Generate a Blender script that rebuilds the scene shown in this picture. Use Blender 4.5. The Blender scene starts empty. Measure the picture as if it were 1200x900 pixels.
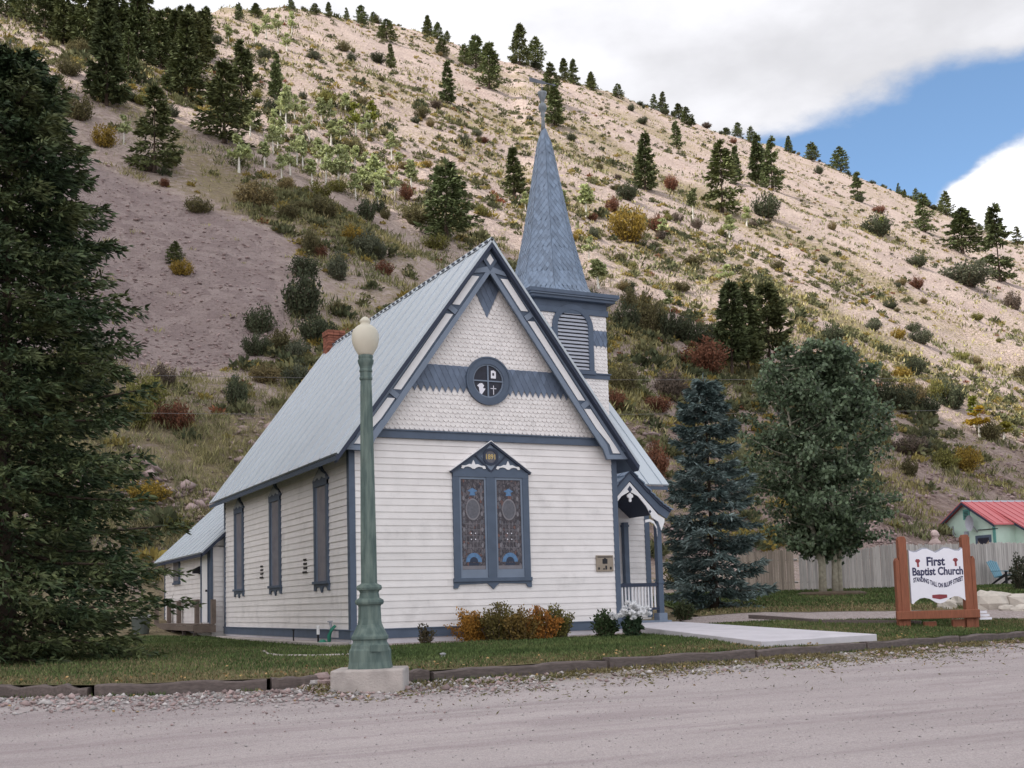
import bpy, math, random
import numpy as np
from mathutils import Matrix, Vector
R_ = math.radians
rng = np.random.default_rng(7)
random.seed(7)
S = bpy.context.scene
COL = S.collection

# ------------------------------------------------------------------ camera
CAM = np.array([-7.8542, -23.0146, 0.4634])
AX_R = np.array([0.8935, -0.4482, -0.0276]); AX_F = np.array([0.4477, 0.8888, 0.0984])
AX_F /= np.linalg.norm(AX_F); AX_R -= AX_F*(AX_R@AX_F); AX_R /= np.linalg.norm(AX_R)
AX_U = np.cross(AX_R, AX_F)
FPX, CYP = 1377.7, 570.3
cd = bpy.data.cameras.new('camera'); cam = bpy.data.objects.new('camera', cd); COL.objects.link(cam)
cd.sensor_fit = 'HORIZONTAL'; cd.sensor_width = 36.0; cd.lens = 36.0*FPX/1200
cd.shift_y = (CYP-450)/1200.0
cd.clip_start = 0.1; cd.clip_end = 6000
cam.matrix_world = Matrix(((AX_R[0], AX_U[0], -AX_F[0], CAM[0]), (AX_R[1], AX_U[1], -AX_F[1], CAM[1]),
                           (AX_R[2], AX_U[2], -AX_F[2], CAM[2]), (0, 0, 0, 1)))
S.camera = cam
FH = np.array([AX_F[0], AX_F[1]]); FH /= np.linalg.norm(FH); RH = np.array([FH[1], -FH[0]])
def ray(px, py):
    return AX_R*(px-600)/FPX - AX_U*(py-CYP)/FPX + AX_F
def to_uv(x, y):
    dx = x-CAM[0]; dy = y-CAM[1]
    return dx*RH[0]+dy*RH[1], dx*FH[0]+dy*FH[1]
def to_xy(u, v):
    return CAM[0]+u*RH[0]+v*FH[0], CAM[1]+u*RH[1]+v*FH[1]

# ------------------------------------------------------------------ sun, sky, exposure
SUN_UV = (-0.66, -0.22)                       # towards the sun: left and a little behind the camera
sx_ = SUN_UV[0]*RH[0]+SUN_UV[1]*FH[0]; sy_ = SUN_UV[0]*RH[1]+SUN_UV[1]*FH[1]
SUN_EL = R_(50.0)
hn = math.hypot(sx_, sy_)
TO_SUN = np.array([sx_/hn*math.cos(SUN_EL), sy_/hn*math.cos(SUN_EL), math.sin(SUN_EL)])
sd = bpy.data.lights.new('sun', 'SUN'); sd.energy = 4.8; sd.angle = R_(0.53); sd.color = (1.0, 0.93, 0.84)
sun = bpy.data.objects.new('sun', sd); COL.objects.link(sun)
sun.rotation_euler = Vector(TO_SUN).to_track_quat('Z', 'Y').to_euler()
sun.location = (0, 0, 60)

W = bpy.data.worlds.new('World'); S.world = W; W.use_nodes = True
wt = W.node_tree; wt.nodes.clear()
def N(t, typ, **kw):
    n = t.nodes.new(typ)
    for k, v in kw.items(): setattr(n, k, v)
    return n
def L(t, a, b): t.links.new(a, b)
def vmath(t, op, a, b=None):
    n = N(t, 'ShaderNodeVectorMath', operation=op)
    for i, s in enumerate((a, b)):
        if s is None: continue
        if hasattr(s, 'links'): L(t, s, n.inputs[i])
        else: n.inputs[i].default_value = s
    return n.outputs['Value'] if op in ('DOT_PRODUCT', 'LENGTH') else n.outputs[0]
def fmath(t, op, a, b=None, c=None, clamp=False):
    n = N(t, 'ShaderNodeMath', operation=op); n.use_clamp = clamp
    for i, s in enumerate((a, b, c)):
        if s is None: continue
        if hasattr(s, 'links'): L(t, s, n.inputs[i])
        else: n.inputs[i].default_value = s
    return n.outputs[0]
def maprange(t, v, a, b, c=0.0, d=1.0, smooth=True):
    n = N(t, 'ShaderNodeMapRange'); n.interpolation_type = 'SMOOTHSTEP' if smooth else 'LINEAR'; n.clamp = True
    L(t, v, n.inputs[0])
    for i, x in enumerate((a, b, c, d)): n.inputs[i+1].default_value = x
    return n.outputs[0]
def unit(v): v = np.array(v, float); return tuple(v/np.linalg.norm(v))
out = N(wt, 'ShaderNodeOutputWorld')
tc = N(wt, 'ShaderNodeTexCoord'); D = tc.outputs['Generated']
sky = N(wt, 'ShaderNodeTexSky', sky_type='NISHITA'); sky.sun_disc = False
sky.sun_elevation = SUN_EL; sky.sun_rotation = math.atan2(TO_SUN[0], TO_SUN[1]); sky.altitude = 2600
sky.air_density = 1.0; sky.dust_density = 0.3; sky.ozone_density = 2.0
hs = N(wt, 'ShaderNodeHueSaturation'); hs.inputs['Saturation'].default_value = 1.0; hs.inputs['Hue'].default_value = 0.493; hs.inputs['Value'].default_value = 1.25
L(wt, sky.outputs[0], hs.inputs['Color'])
bg1 = N(wt, 'ShaderNodeBackground'); bg1.inputs[1].default_value = 0.15; L(wt, hs.outputs[0], bg1.inputs[0])
nz = N(wt, 'ShaderNodeTexNoise'); nz.inputs['Scale'].default_value = 5.0; nz.inputs['Detail'].default_value = 11; nz.inputs['Roughness'].default_value = 0.56
mp = N(wt, 'ShaderNodeMapping'); mp.inputs['Scale'].default_value = (1, 1, 2.0); L(wt, D, mp.inputs[0]); L(wt, mp.outputs[0], nz.inputs['Vector'])
nz2 = N(wt, 'ShaderNodeTexNoise'); nz2.inputs['Scale'].default_value = 2.6; nz2.inputs['Detail'].default_value = 6; L(wt, mp.outputs[0], nz2.inputs['Vector'])
# the edge of the cloud bank is a great circle descending to the left; below it the sky is clear
edge_n = unit(np.cross(unit(ray(1200, 60)), unit(ray(800, 165))))
if np.dot(edge_n, unit(ray(900, 0))) < 0: edge_n = tuple(-np.array(edge_n))
up = vmath(wt, 'DOT_PRODUCT', D, edge_n)
nn = fmath(wt, 'SUBTRACT', nz.outputs['Fac'], 0.5)
bank = maprange(wt, fmath(wt, 'MULTIPLY_ADD', nn, 0.16, up), -0.012, 0.022)
def puff(px, py, rad, amp):
    d = vmath(wt, 'DOT_PRODUCT', D, unit(ray(px, py)))
    a = fmath(wt, 'ARCCOSINE', d)
    return maprange(wt, fmath(wt, 'MULTIPLY_ADD', nn, -amp, a), rad*1.12, rad*0.8)
cum = puff(1222, 262, 0.070, 0.17)
cum2 = fmath(wt, 'MULTIPLY', puff(1180, 120, 0.004, 0.30), 0.7)
cover = fmath(wt, 'MAXIMUM', bank, fmath(wt, 'MAXIMUM', cum, cum2))
shade = maprange(wt, fmath(wt, 'ADD', fmath(wt, 'MULTIPLY', nz2.outputs['Fac'], 0.7), fmath(wt, 'MULTIPLY', nz.outputs['Fac'], 0.3)), 0.38, 0.58, 0.66, 0.96)
shade = fmath(wt, 'ADD', shade, fmath(wt, 'MULTIPLY', cum, 0.45))
sunlobe = maprange(wt, vmath(wt, 'DOT_PRODUCT', D, tuple(TO_SUN)), 0.25, 1.0, 0.0, 1.0)
# cloud lit by the sun behind it is brighter round the sun, outside the picture
behind = maprange(wt, vmath(wt, 'DOT_PRODUCT', D, unit((-FH[0]-0.35*RH[0], -FH[1]-0.35*RH[1], 0.25))), 0.1, 0.9, 0.0, 1.0)
shade = fmath(wt, 'ADD', shade, fmath(wt, 'ADD', fmath(wt, 'MULTIPLY', sunlobe, 0.35), fmath(wt, 'MULTIPLY', behind, 0.42)))
bg2 = N(wt, 'ShaderNodeBackground'); bg2.inputs[0].default_value = (0.955, 0.955, 1.0, 1); L(wt, shade, bg2.inputs[1])
mx = N(wt, 'ShaderNodeMixShader'); L(wt, cover, mx.inputs[0]); L(wt, bg1.outputs[0], mx.inputs[1]); L(wt, bg2.outputs[0], mx.inputs[2])
L(wt, mx.outputs[0], out.inputs['Surface'])
S.view_settings.view_transform = 'Standard'; S.view_settings.look = 'None'
S.view_settings.exposure = 0.24; S.view_settings.gamma = 1.0; S.view_settings.use_curve_mapping = False

# ------------------------------------------------------------------ noise and terrain functions (world space)
_perm = np.random.default_rng(3).random((256, 256))
def vnoise(x, y):
    x = np.asarray(x, float); y = np.asarray(y, float)
    xi = np.floor(x).astype(int); yi = np.floor(y).astype(int); fx = x-xi; fy = y-yi
    fx = fx*fx*(3-2*fx); fy = fy*fy*(3-2*fy)
    a = _perm[xi % 256, yi % 256]; b = _perm[(xi+1) % 256, yi % 256]; c = _perm[xi % 256, (yi+1) % 256]; d = _perm[(xi+1) % 256, (yi+1) % 256]
    return (a*(1-fx)+b*fx)*(1-fy)+(c*(1-fx)+d*fx)*fy
def fbm(x, y, o=4):
    r = 0; a = 0.5; n = 0
    for i in range(o):
        r = r+a*vnoise(x*2**i+17.3*i, y*2**i+9.1*i); n += a; a *= 0.5
    return r/n
def sstep(a, b, x):
    t = np.clip((x-a)/(b-a), 0, 1); return t*t*(3-2*t)
def curb_y(x):
    return np.interp(x, [-30, -9, -6.8, -5.8, -3.7, -1.6, 1.5, 5.7, 8.4, 12.7, 40], [-7.2, -6.4, -6.2, -7.3, -7.85, -8.0, -7.6, -7.12, -6.4, -5.7, -1.5])
CREST_T = [-300, -50, 40, 80, 120, 160, 200, 240, 280, 320, 360, 400, 440, 480, 520, 560, 600, 640, 680, 900, 1300]; CREST_S = [110, 125, 151, 189, 232, 270, 298, 325, 318, 318, 327, 328, 339, 353, 348, 308, 281, 268, 264, 254, 235]
def hill_st(u, v): return -0.64*u+0.77*v, 0.77*u+0.64*v
def base_ground(x, y):
    u, v = to_uv(x, y)
    cy = curb_y(x)
    left = np.interp(v, [-40, 15, 24, 34, 42, 60, 3000], [-.42, -.42, -.33, -.28, -.15, 0.2, 0.2])
    right = np.interp(v, [-40, 20, 25, 30, 36, 42, 47, 60, 80, 3000], [-.42, -.42, -.33, -.08, .12, .44, .62, 1.0, 2.0, 3.0])
    w = sstep(2.0, 7.0, u-0.05*np.maximum(v-28, 0)*0)
    lawn = left*(1-w)+right*w
    lawn = -.435+(lawn+.435)*sstep(0.05, 2.6, y-cy)
    fr = sstep(-0.02, 0.14, cy-y)
    road = -0.60-0.17*sstep(0, 7, cy-y)
    return lawn*(1-fr)+road*fr
def ground(x, y):
    x = np.asarray(x, float); y = np.asarray(y, float)
    u, v = to_uv(x, y)
    s, t = hill_st(u, v)
    sc = np.interp(t, CREST_T, CREST_S)
    sc = sc+13+9*(fbm(t/30+5, t*0+3.3, 3)-0.5)
    k = 14.0
    d = s-sc
    ms = s-0.5*(d+np.sqrt(d*d+k*k))              # smooth min(s, crest)
    q = ms-40.0
    hill = 0.685*0.5*(q+np.sqrt(q*q+9.0))-0.13
    hill = np.maximum(hill, 0)+0.04*np.maximum(ms-90, 0)
    hill = hill-0.22*np.maximum(d, 0)
    amt = sstep(2, 25, hill)
    n = 4.0*(fbm(u/38, v/38, 4)-0.5)+2.0*(fbm(u/9+40, v/9, 3)-0.5)+0.35*(fbm(u/2.5, v/2.5+70, 2)-0.5)
    gul = 3.0*(fbm(t/13+11, s/90, 3)-0.5)
    bowl = -3.2*np.exp(-((t-(28+0.2*(s-60)))/11.0)**2)*sstep(55, 75, s)*(1-sstep(100, 125, s))
    small = 0.10*(fbm(u/1.3+9, v/1.3, 3)-0.5)*sstep(0.05, 1.5, hill)
    return base_ground(x, y)+hill+amt*(n+gul)+bowl+small
def gz(x, y): return float(ground(np.array([x]), np.array([y]))[0])
def on_ground(px, py, dmin=8, dmax=900):
    d = ray(px, py); h = math.hypot(d[0], d[1])
    ts = np.geomspace(dmin, dmax, 900)/h
    P = CAM[None]+ts[:, None]*d[None]
    f = P[:, 2]-ground(P[:, 0], P[:, 1])
    i = np.argmax(f < 0)
    if f[i] >= 0:
        return on_ground(px, py+2.5, dmin, dmax) if py < 320 else None
    if i == 0: return P[0]
    a = f[i-1]/(f[i-1]-f[i]); q = P[i-1]*(1-a)+P[i]*a
    q[2] = gz(q[0], q[1]); return q
def depth(q): return float((np.asarray(q)-CAM)@AX_F)

# ------------------------------------------------------------------ materials
MATS = {}
def mat(name, col, rough=0.7, var=0.12, vscale=6.0, bump=0.0, bscale=40.0, spec=0.3, metal=0.0, island=0.0, col2=None, objcol=False, streak=None, trans=0.0, dirt=0.0):
    m = bpy.data.materials.new(name); m.use_nodes = True; t = m.node_tree
    b = t.nodes['Principled BSDF']; b.inputs['Roughness'].default_value = rough
    b.inputs['Specular IOR Level'].default_value = spec; b.inputs['Metallic'].default_value = metal
    geo = N(t, 'ShaderNodeNewGeometry'); tcn = N(t, 'ShaderNodeTexCoord'); P = tcn.outputs['Object']
    nz = N(t, 'ShaderNodeTexNoise'); nz.inputs['Scale'].default_value = vscale; nz.inputs['Detail'].default_value = 6
    if streak:
        mpn = N(t, 'ShaderNodeMapping'); mpn.inputs['Scale'].default_value = streak; L(t, P, mpn.inputs[0]); L(t, mpn.outputs[0], nz.inputs['Vector'])
    else: L(t, P, nz.inputs['Vector'])
    if objcol:
        oi = N(t, 'ShaderNodeObjectInfo'); base = oi.outputs['Color']
    else:
        rgb = N(t, 'ShaderNodeRGB'); rgb.outputs[0].default_value = (*col, 1); base = rgb.outputs[0]
    if col2 is not None:
        mxc = N(t, 'ShaderNodeMix', data_type='RGBA'); L(t, base, mxc.inputs[6]); mxc.inputs[7].default_value = (*col2, 1)
        L(t, maprange(t, nz.outputs['Fac'], 0.38, 0.64), mxc.inputs[0]); base = mxc.outputs[2]
    f = maprange(t, nz.outputs['Fac'], 0.25, 0.75, 1-var, 1+var, smooth=False)
    if island:
        f = fmath(t, 'MULTIPLY', f, maprange(t, geo.outputs['Random Per Island'], 0, 1, 1-island, 1+island, smooth=False))
    if dirt:
        n3 = N(t, 'ShaderNodeTexNoise'); n3.inputs['Scale'].default_value = 1.3; n3.inputs['Detail'].default_value = 8; n3.inputs['Roughness'].default_value = 0.7; L(t, P, n3.inputs['Vector'])
        f = fmath(t, 'MULTIPLY', f, maprange(t, n3.outputs['Fac'], 0.5, 0.72, 1.0, 1.0-dirt))
    mul = N(t, 'ShaderNodeVectorMath', operation='SCALE'); L(t, base, mul.inputs[0]); L(t, f, mul.inputs['Scale'])
    L(t, mul.outputs[0], b.inputs['Base Color'])
    if bump:
        nb = N(t, 'ShaderNodeTexNoise'); nb.inputs['Scale'].default_value = bscale; nb.inputs['Detail'].default_value = 5
        if streak: L(t, mpn.outputs[0], nb.inputs['Vector'])
        else: L(t, P, nb.inputs['Vector'])
        bp = N(t, 'ShaderNodeBump'); bp.inputs['Strength'].default_value = bump; bp.inputs['Distance'].default_value = 0.02
        L(t, nb.outputs['Fac'], bp.inputs['Height']); L(t, bp.outputs[0], b.inputs['Normal'])
    if trans:
        tr = N(t, 'ShaderNodeBsdfTranslucent'); L(t, mul.outputs[0], tr.inputs[0])
        ms = N(t, 'ShaderNodeMixShader'); ms.inputs[0].default_value = trans
        L(t, b.outputs[0], ms.inputs[1]); L(t, tr.outputs[0], ms.inputs[2]); L(t, ms.outputs[0], t.nodes['Material Output'].inputs['Surface'])
    MATS[name] = m; return m

mat('white_siding', (0.77, 0.735, 0.725), 0.6, 0.06, 3.0, dirt=0.15, island=0.045)
mat('white_shingle', (0.78, 0.74, 0.725), 0.65, 0.05, 5.0, island=0.05, dirt=0.08)
mat('white_paint', (0.80, 0.79, 0.80), 0.5, 0.04, 8.0)
mat('blue_trim', (0.086, 0.114, 0.164), 0.5, 0.10, 4.0, dirt=0.12)
mat('light_blue_trim', (0.185, 0.226, 0.296), 0.5, 0.08, 4.0)
mat('blue_shingle', (0.140, 0.178, 0.250), 0.6, 0.12, 6.0, island=0.16)
mat('slate', (0.165, 0.220, 0.305), 0.45, 0.12, 5.0, island=0.22, spec=0.5)
mat('dark_blue', (0.035, 0.045, 0.075), 0.6, 0.1)
mat('metal_roof', (0.485, 0.535, 0.58), 0.38, 0.035, .8, spec=0.5, dirt=.06)
mat('metal_seam', (0.455, 0.505, 0.555), 0.5, 0.05, .8)
mat('metal_ridge', (0.10, 0.115, 0.15), 0.5, 0.1)
mat('glass', (0.028, 0.030, 0.045), 0.3, 0.3, 9.0, spec=0.25)
mat('concrete', (0.42, 0.375, 0.35), 0.85, 0.22, 4.0, bump=0.6, bscale=40, dirt=0.4)
mat('pale_concrete', (0.54, 0.515, 0.545), 0.85, 0.10, 2.2, bump=0.15, bscale=90, dirt=0.10)
mat('brick', (0.25, 0.095, 0.062), 0.85, 0.2, 20, island=0.3)
mat('verdigris', (0.088, 0.128, 0.117), 0.65, 0.22, 5.0, col2=(0.125, 0.165, 0.145), streak=(3, 3, 0.5), bump=0.2, bscale=30, dirt=0.28)
mat('globe', (0.72, 0.68, 0.57), 0.35, 0.07, 3.0, spec=0.4, trans=0.3)
mat('dark_timber', (0.135, 0.108, 0.10), 0.85, 0.3, 6.0, bump=0.5, bscale=25, streak=(1, 6, 6), dirt=0.3)
mat('sign_wood', (0.25, 0.088, 0.048), 0.55, 0.22, 6.0, bump=0.2, streak=(8, 8, 0.8))
mat('end_grain', (0.55, 0.38, 0.24), 0.7, 0.1)
mat('sign_white', (0.80, 0.79, 0.86), 0.5, 0.03)
mat('sign_ink', (0.045, 0.045, 0.10), 0.6, 0.1)
mat('sign_red', (0.25, 0.05, 0.06), 0.6, 0.2)
mat('grey_deck', (0.16, 0.125, 0.105), 0.85, 0.25, 5, streak=(1, 6, 1))
mat('fence_wood', (0.43, 0.40, 0.385), 0.85, 0.15, 3.0, island=0.22, streak=(6, 6, 0.7))
mat('fence_brown', (0.37, 0.305, 0.255), 0.85, 0.15, 3.0, island=0.25, streak=(6, 6, 0.7))
mat('mint_wall', (0.50, 0.645, 0.565), 0.7, 0.06, 2)
mat('teal_trim', (0.11, 0.30, 0.27), 0.6, 0.1)
mat('red_roof', (0.50, 0.135, 0.145), 0.45, 0.06, 1.0)
mat('grey_metal', (0.32, 0.33, 0.38), 0.45, 0.1, spec=0.5)
mat('black', (0.018, 0.018, 0.022), 0.6, 0.1)
mat('chair_blue', (0.13, 0.26, 0.33), 0.5, 0.06)
mat('bark_dark', (0.070, 0.050, 0.038), 0.9, 0.3, 12, bump=0.6, bscale=20)
mat('bark_pale', (0.35, 0.32, 0.25), 0.8, 0.28, 9, bump=0.2, bscale=25, dirt=0.4)
mat('bark_white', (0.62, 0.60, 0.54), 0.8, 0.2, 3)
mat('stem', (0.11, 0.08, 0.055), 0.9, 0.2)
mat('needle_dark', (0.048, 0.078, 0.036), 0.6, 0.35, 1.2, island=0.6, col2=(0.090, 0.106, 0.044), spec=0.25)
mat('needle_blue', (0.080, 0.120, 0.112), 0.6, 0.25, 1.5, island=0.55, col2=(0.185, 0.235, 0.225), spec=0.25)
mat('needle_hill', (0.050, 0.062, 0.026), 0.8, 0.35, 0.5, island=0.6, objcol=True, spec=0.2)
mat('aspen_leaf', (0.098, 0.140, 0.078), 0.5, 0.25, 1.5, island=0.7, col2=(0.145, 0.190, 0.115), spec=0.35, trans=0.3)
mat('leaf_obj', (0.1, 0.1, 0.05), 0.7, 0.3, 1.2, island=0.5, objcol=True, spec=0.2, trans=0.3)
mat('petal', (0.85, 0.85, 0.86), 0.6, 0.05, trans=0.2)
mat('rock_pale', (0.50, 0.455, 0.40), 0.9, 0.2, 4, bump=0.5, bscale=12, dirt=0.2)
mat('rock_mauve', (0.30, 0.225, 0.215), 0.9, 0.2, 0.8, island=0.35, bump=0.3, bscale=8)
mat('rock_grey', (0.37, 0.345, 0.335), 0.9, 0.2, 4, island=0.4)
mat('trash_green', (0.10, 0.115, 0.105), 0.5, 0.1)
mat('trash_lid', (0.36, 0.36, 0.37), 0.5, 0.1)
mat('plaque_tan', (0.29, 0.24, 0.19), 0.5, 0.12)
mat('pale_slat', (0.40, 0.42, 0.48), .5, .08)
mat('wire', (0.20, 0.19, 0.20), 0.5, 0.1)
mat('green_hose', (0.03, 0.19, 0.13), 0.4, 0.1)

# ------------------------------------------------------------------ mesh helpers
WORLD_ROOTS = set()       # roots whose parts are written in world coordinates
class MB:
    def __init__(s): s.v = []; s.f = []; s.m = []
    def add(s, verts, faces, mi=0):
        o = len(s.v); s.v.extend([tuple(map(float, p)) for p in verts])
        for f in faces: s.f.append([o+i for i in f]); s.m.append(mi)
        return s
    def box(s, a, b, mi=0, M=None):
        x0, y0, z0 = a; x1, y1, z1 = b
        V = [(x0, y0, z0), (x1, y0, z0), (x1, y1, z0), (x0, y1, z0), (x0, y0, z1), (x1, y0, z1), (x1, y1, z1), (x0, y1, z1)]
        if M is not None: V = [M(*p) for p in V]
        return s.add(V, [(0, 3, 2, 1), (4, 5, 6, 7), (0, 1, 5, 4), (1, 2, 6, 5), (2, 3, 7, 6), (3, 0, 4, 7)], mi)
    def prism(s, poly, d0, d1, M, mi=0):
        # poly: 2D points, M(a, b, d) -> 3D
        n = len(poly)
        V = [M(a, b, d0) for a, b in poly]+[M(a, b, d1) for a, b in poly]
        F = [tuple(range(n))[::-1], tuple(range(n, 2*n))]+[(i, (i+1) % n, n+(i+1) % n, n+i) for i in range(n)]
        return s.add(V, F, mi)
    def lathe(s, prof, n=16, c=(0, 0, 0), mi=0, rot=0.0, rad=None):
        V = []; F = []
        for k, (r, z) in enumerate(prof):
            for i in range(n):
                a = 2*math.pi*i/n+rot; rr = r*(rad(i, k) if rad else 1)
                V.append((c[0]+rr*math.cos(a), c[1]+rr*math.sin(a), c[2]+z))
        for k in range(len(prof)-1):
            for i in range(n):
                F.append((k*n+i, k*n+(i+1) % n, (k+1)*n+(i+1) % n, (k+1)*n+i))
        F.append(tuple(range(n))[::-1]); F.append(tuple((len(prof)-1)*n+i for i in range(n)))
        return s.add(V, F, mi)
    def tube(s, pts, rads, n=6, mi=0):
        pts = [np.array(p, float) for p in pts]; V = []; F = []
        if not hasattr(rads, '__len__'): rads = [rads]*len(pts)
        for k, p in enumerate(pts):
            d = pts[min(k+1, len(pts)-1)]-pts[max(k-1, 0)]; d /= (np.linalg.norm(d)+1e-9)
            a = np.cross(d, (0.13, 0.2, 1) if abs(d[2]) < 0.9 else (1, 0.1, 0)); a /= np.linalg.norm(a); b = np.cross(d, a)
            for i in range(n):
                t = 2*math.pi*i/n; V.append(p+rads[k]*(a*math.cos(t)+b*math.sin(t)))
        for k in range(len(pts)-1):
            for i in range(n): F.append((k*n+i, k*n+(i+1) % n, (k+1)*n+(i+1) % n, (k+1)*n+i))
        F.append(tuple(range(n))[::-1]); F.append(tuple((len(pts)-1)*n+i for i in range(n)))
        return s.add(V, F, mi)
    def build(s, name, mats, parent=None, smooth=False, bevel=0.0):
        me = bpy.data.meshes.new(name); me.from_pydata(s.v, [], s.f)
        return finish(me, name, mats, parent, s.m, smooth, bevel)
def finish(me, name, mats, parent=None, mi=None, smooth=False, bevel=0.0):
    if isinstance(mats, str): mats = [mats]
    for m in mats: me.materials.append(MATS[m] if isinstance(m, str) else m)
    if mi is not None and len(mats) > 1: me.polygons.foreach_set('material_index', mi)
    if smooth: me.polygons.foreach_set('use_smooth', [True]*len(me.polygons))
    me.update()
    o = bpy.data.objects.new(name, me); COL.objects.link(o)
    if parent is not None:
        o.parent = parent
        o.location = -Vector(parent.location) if (parent.parent is None and parent.name in WORLD_ROOTS) else (0, 0, 0)
    if bevel:
        b = o.modifiers.new('bevel', 'BEVEL'); b.width = bevel; b.segments = 2; b.limit_method = 'ANGLE'
    return o
def quads_mesh(name, Q):
    # Q: (n, k, 3) separate faces
    n, k, _ = Q.shape
    me = bpy.data.meshes.new(name); me.vertices.add(n*k); me.vertices.foreach_set('co', Q.reshape(-1).astype(np.float32))
    me.loops.add(n*k); me.loops.foreach_set('vertex_index', np.arange(n*k, dtype=np.int32))
    me.polygons.add(n); me.polygons.foreach_set('loop_start', (np.arange(n)*k).astype(np.int32)); me.polygons.foreach_set('loop_total', np.full(n, k, np.int32))
    me.update(calc_edges=True); return me
def grid_mesh(name, X, Y, Z):
    a, b = X.shape
    V = np.stack([X, Y, Z], -1).reshape(-1, 3).astype(np.float32)
    idx = np.arange(a*b).reshape(a, b)
    F = np.stack([idx[:-1, :-1], idx[1:, :-1], idx[1:, 1:], idx[:-1, 1:]], -1).reshape(-1, 4)
    me = bpy.data.meshes.new(name); me.vertices.add(a*b); me.vertices.foreach_set('co', V.reshape(-1))
    n = len(F); me.loops.add(n*4); me.loops.foreach_set('vertex_index', F.reshape(-1).astype(np.int32))
    me.polygons.add(n); me.polygons.foreach_set('loop_start', (np.arange(n)*4).astype(np.int32)); me.polygons.foreach_set('loop_total', np.full(n, 4, np.int32))
    me.update(calc_edges=True); me.polygons.foreach_set('use_smooth', [True]*n)
    return me
def set_color_attr(me, name, col):
    at = me.color_attributes.new(name, 'FLOAT_COLOR', 'POINT')
    c = np.concatenate([col, np.ones((len(col), 1))], 1).astype(np.float32); at.data.foreach_set('color', c.reshape(-1))
def tag(o, label=None, cat=None, group=None, kind=None):
    if label: o['label'] = label
    if cat: o['category'] = cat
    if group: o['group'] = group
    if kind: o['kind'] = kind
    return o
def empty(name, loc, label, cat, group=None, world=True):
    o = bpy.data.objects.new(name, None); COL.objects.link(o); o.location = loc; o.empty_display_size = 0.3
    if world: WORLD_ROOTS.add(o.name)
    return tag(o, label, cat, group)
def dup_tree(o, parent=None):
    c = o.copy(); COL.objects.link(c)
    if parent is not None: c.parent = parent
    for ch in list(o.children): dup_tree(ch, c)
    return c
I3 = lambda x, y, z: (x, y, z)

# ------------------------------------------------------------------ ground, road, lawns
def ground_material(name, build):
    m = bpy.data.materials.new(name); m.use_nodes = True; t = m.node_tree; b = t.nodes['Principled BSDF']
    b.inputs['Roughness'].default_value = 0.95; b.inputs['Specular IOR Level'].default_value = 0.1
    P = N(t, 'ShaderNodeTexCoord').outputs['Object']
    build(t, b, P); MATS[name] = m
def tex(t, P, kind, scale, detail=5, rough=0.6, sc=None):
    n = N(t, 'ShaderNodeTexNoise' if kind == 'n' else 'ShaderNodeTexVoronoi'); n.inputs['Scale'].default_value = scale
    if kind == 'n': n.inputs['Detail'].default_value = detail; n.inputs['Roughness'].default_value = rough
    if sc:
        mpn = N(t, 'ShaderNodeMapping'); mpn.inputs['Scale'].default_value = sc; L(t, P, mpn.inputs[0]); L(t, mpn.outputs[0], n.inputs['Vector'])
    else: L(t, P, n.inputs['Vector'])
    return n
def mixc(t, f, a, b):
    n = N(t, 'ShaderNodeMix', data_type='RGBA')
    for s, i in ((f, 0), (a, 6), (b, 7)):
        if hasattr(s, 'links'): L(t, s, n.inputs[i])
        else: n.inputs[i].default_value = s if i == 0 else (*s, 1)
    return n.outputs[2]
def bumpn(t, b, h, strength, dist):
    bp = N(t, 'ShaderNodeBump'); bp.inputs['Strength'].default_value = strength; bp.inputs['Distance'].default_value = dist
    L(t, h, bp.inputs['Height']); L(t, bp.outputs[0], b.inputs['Normal'])

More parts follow.
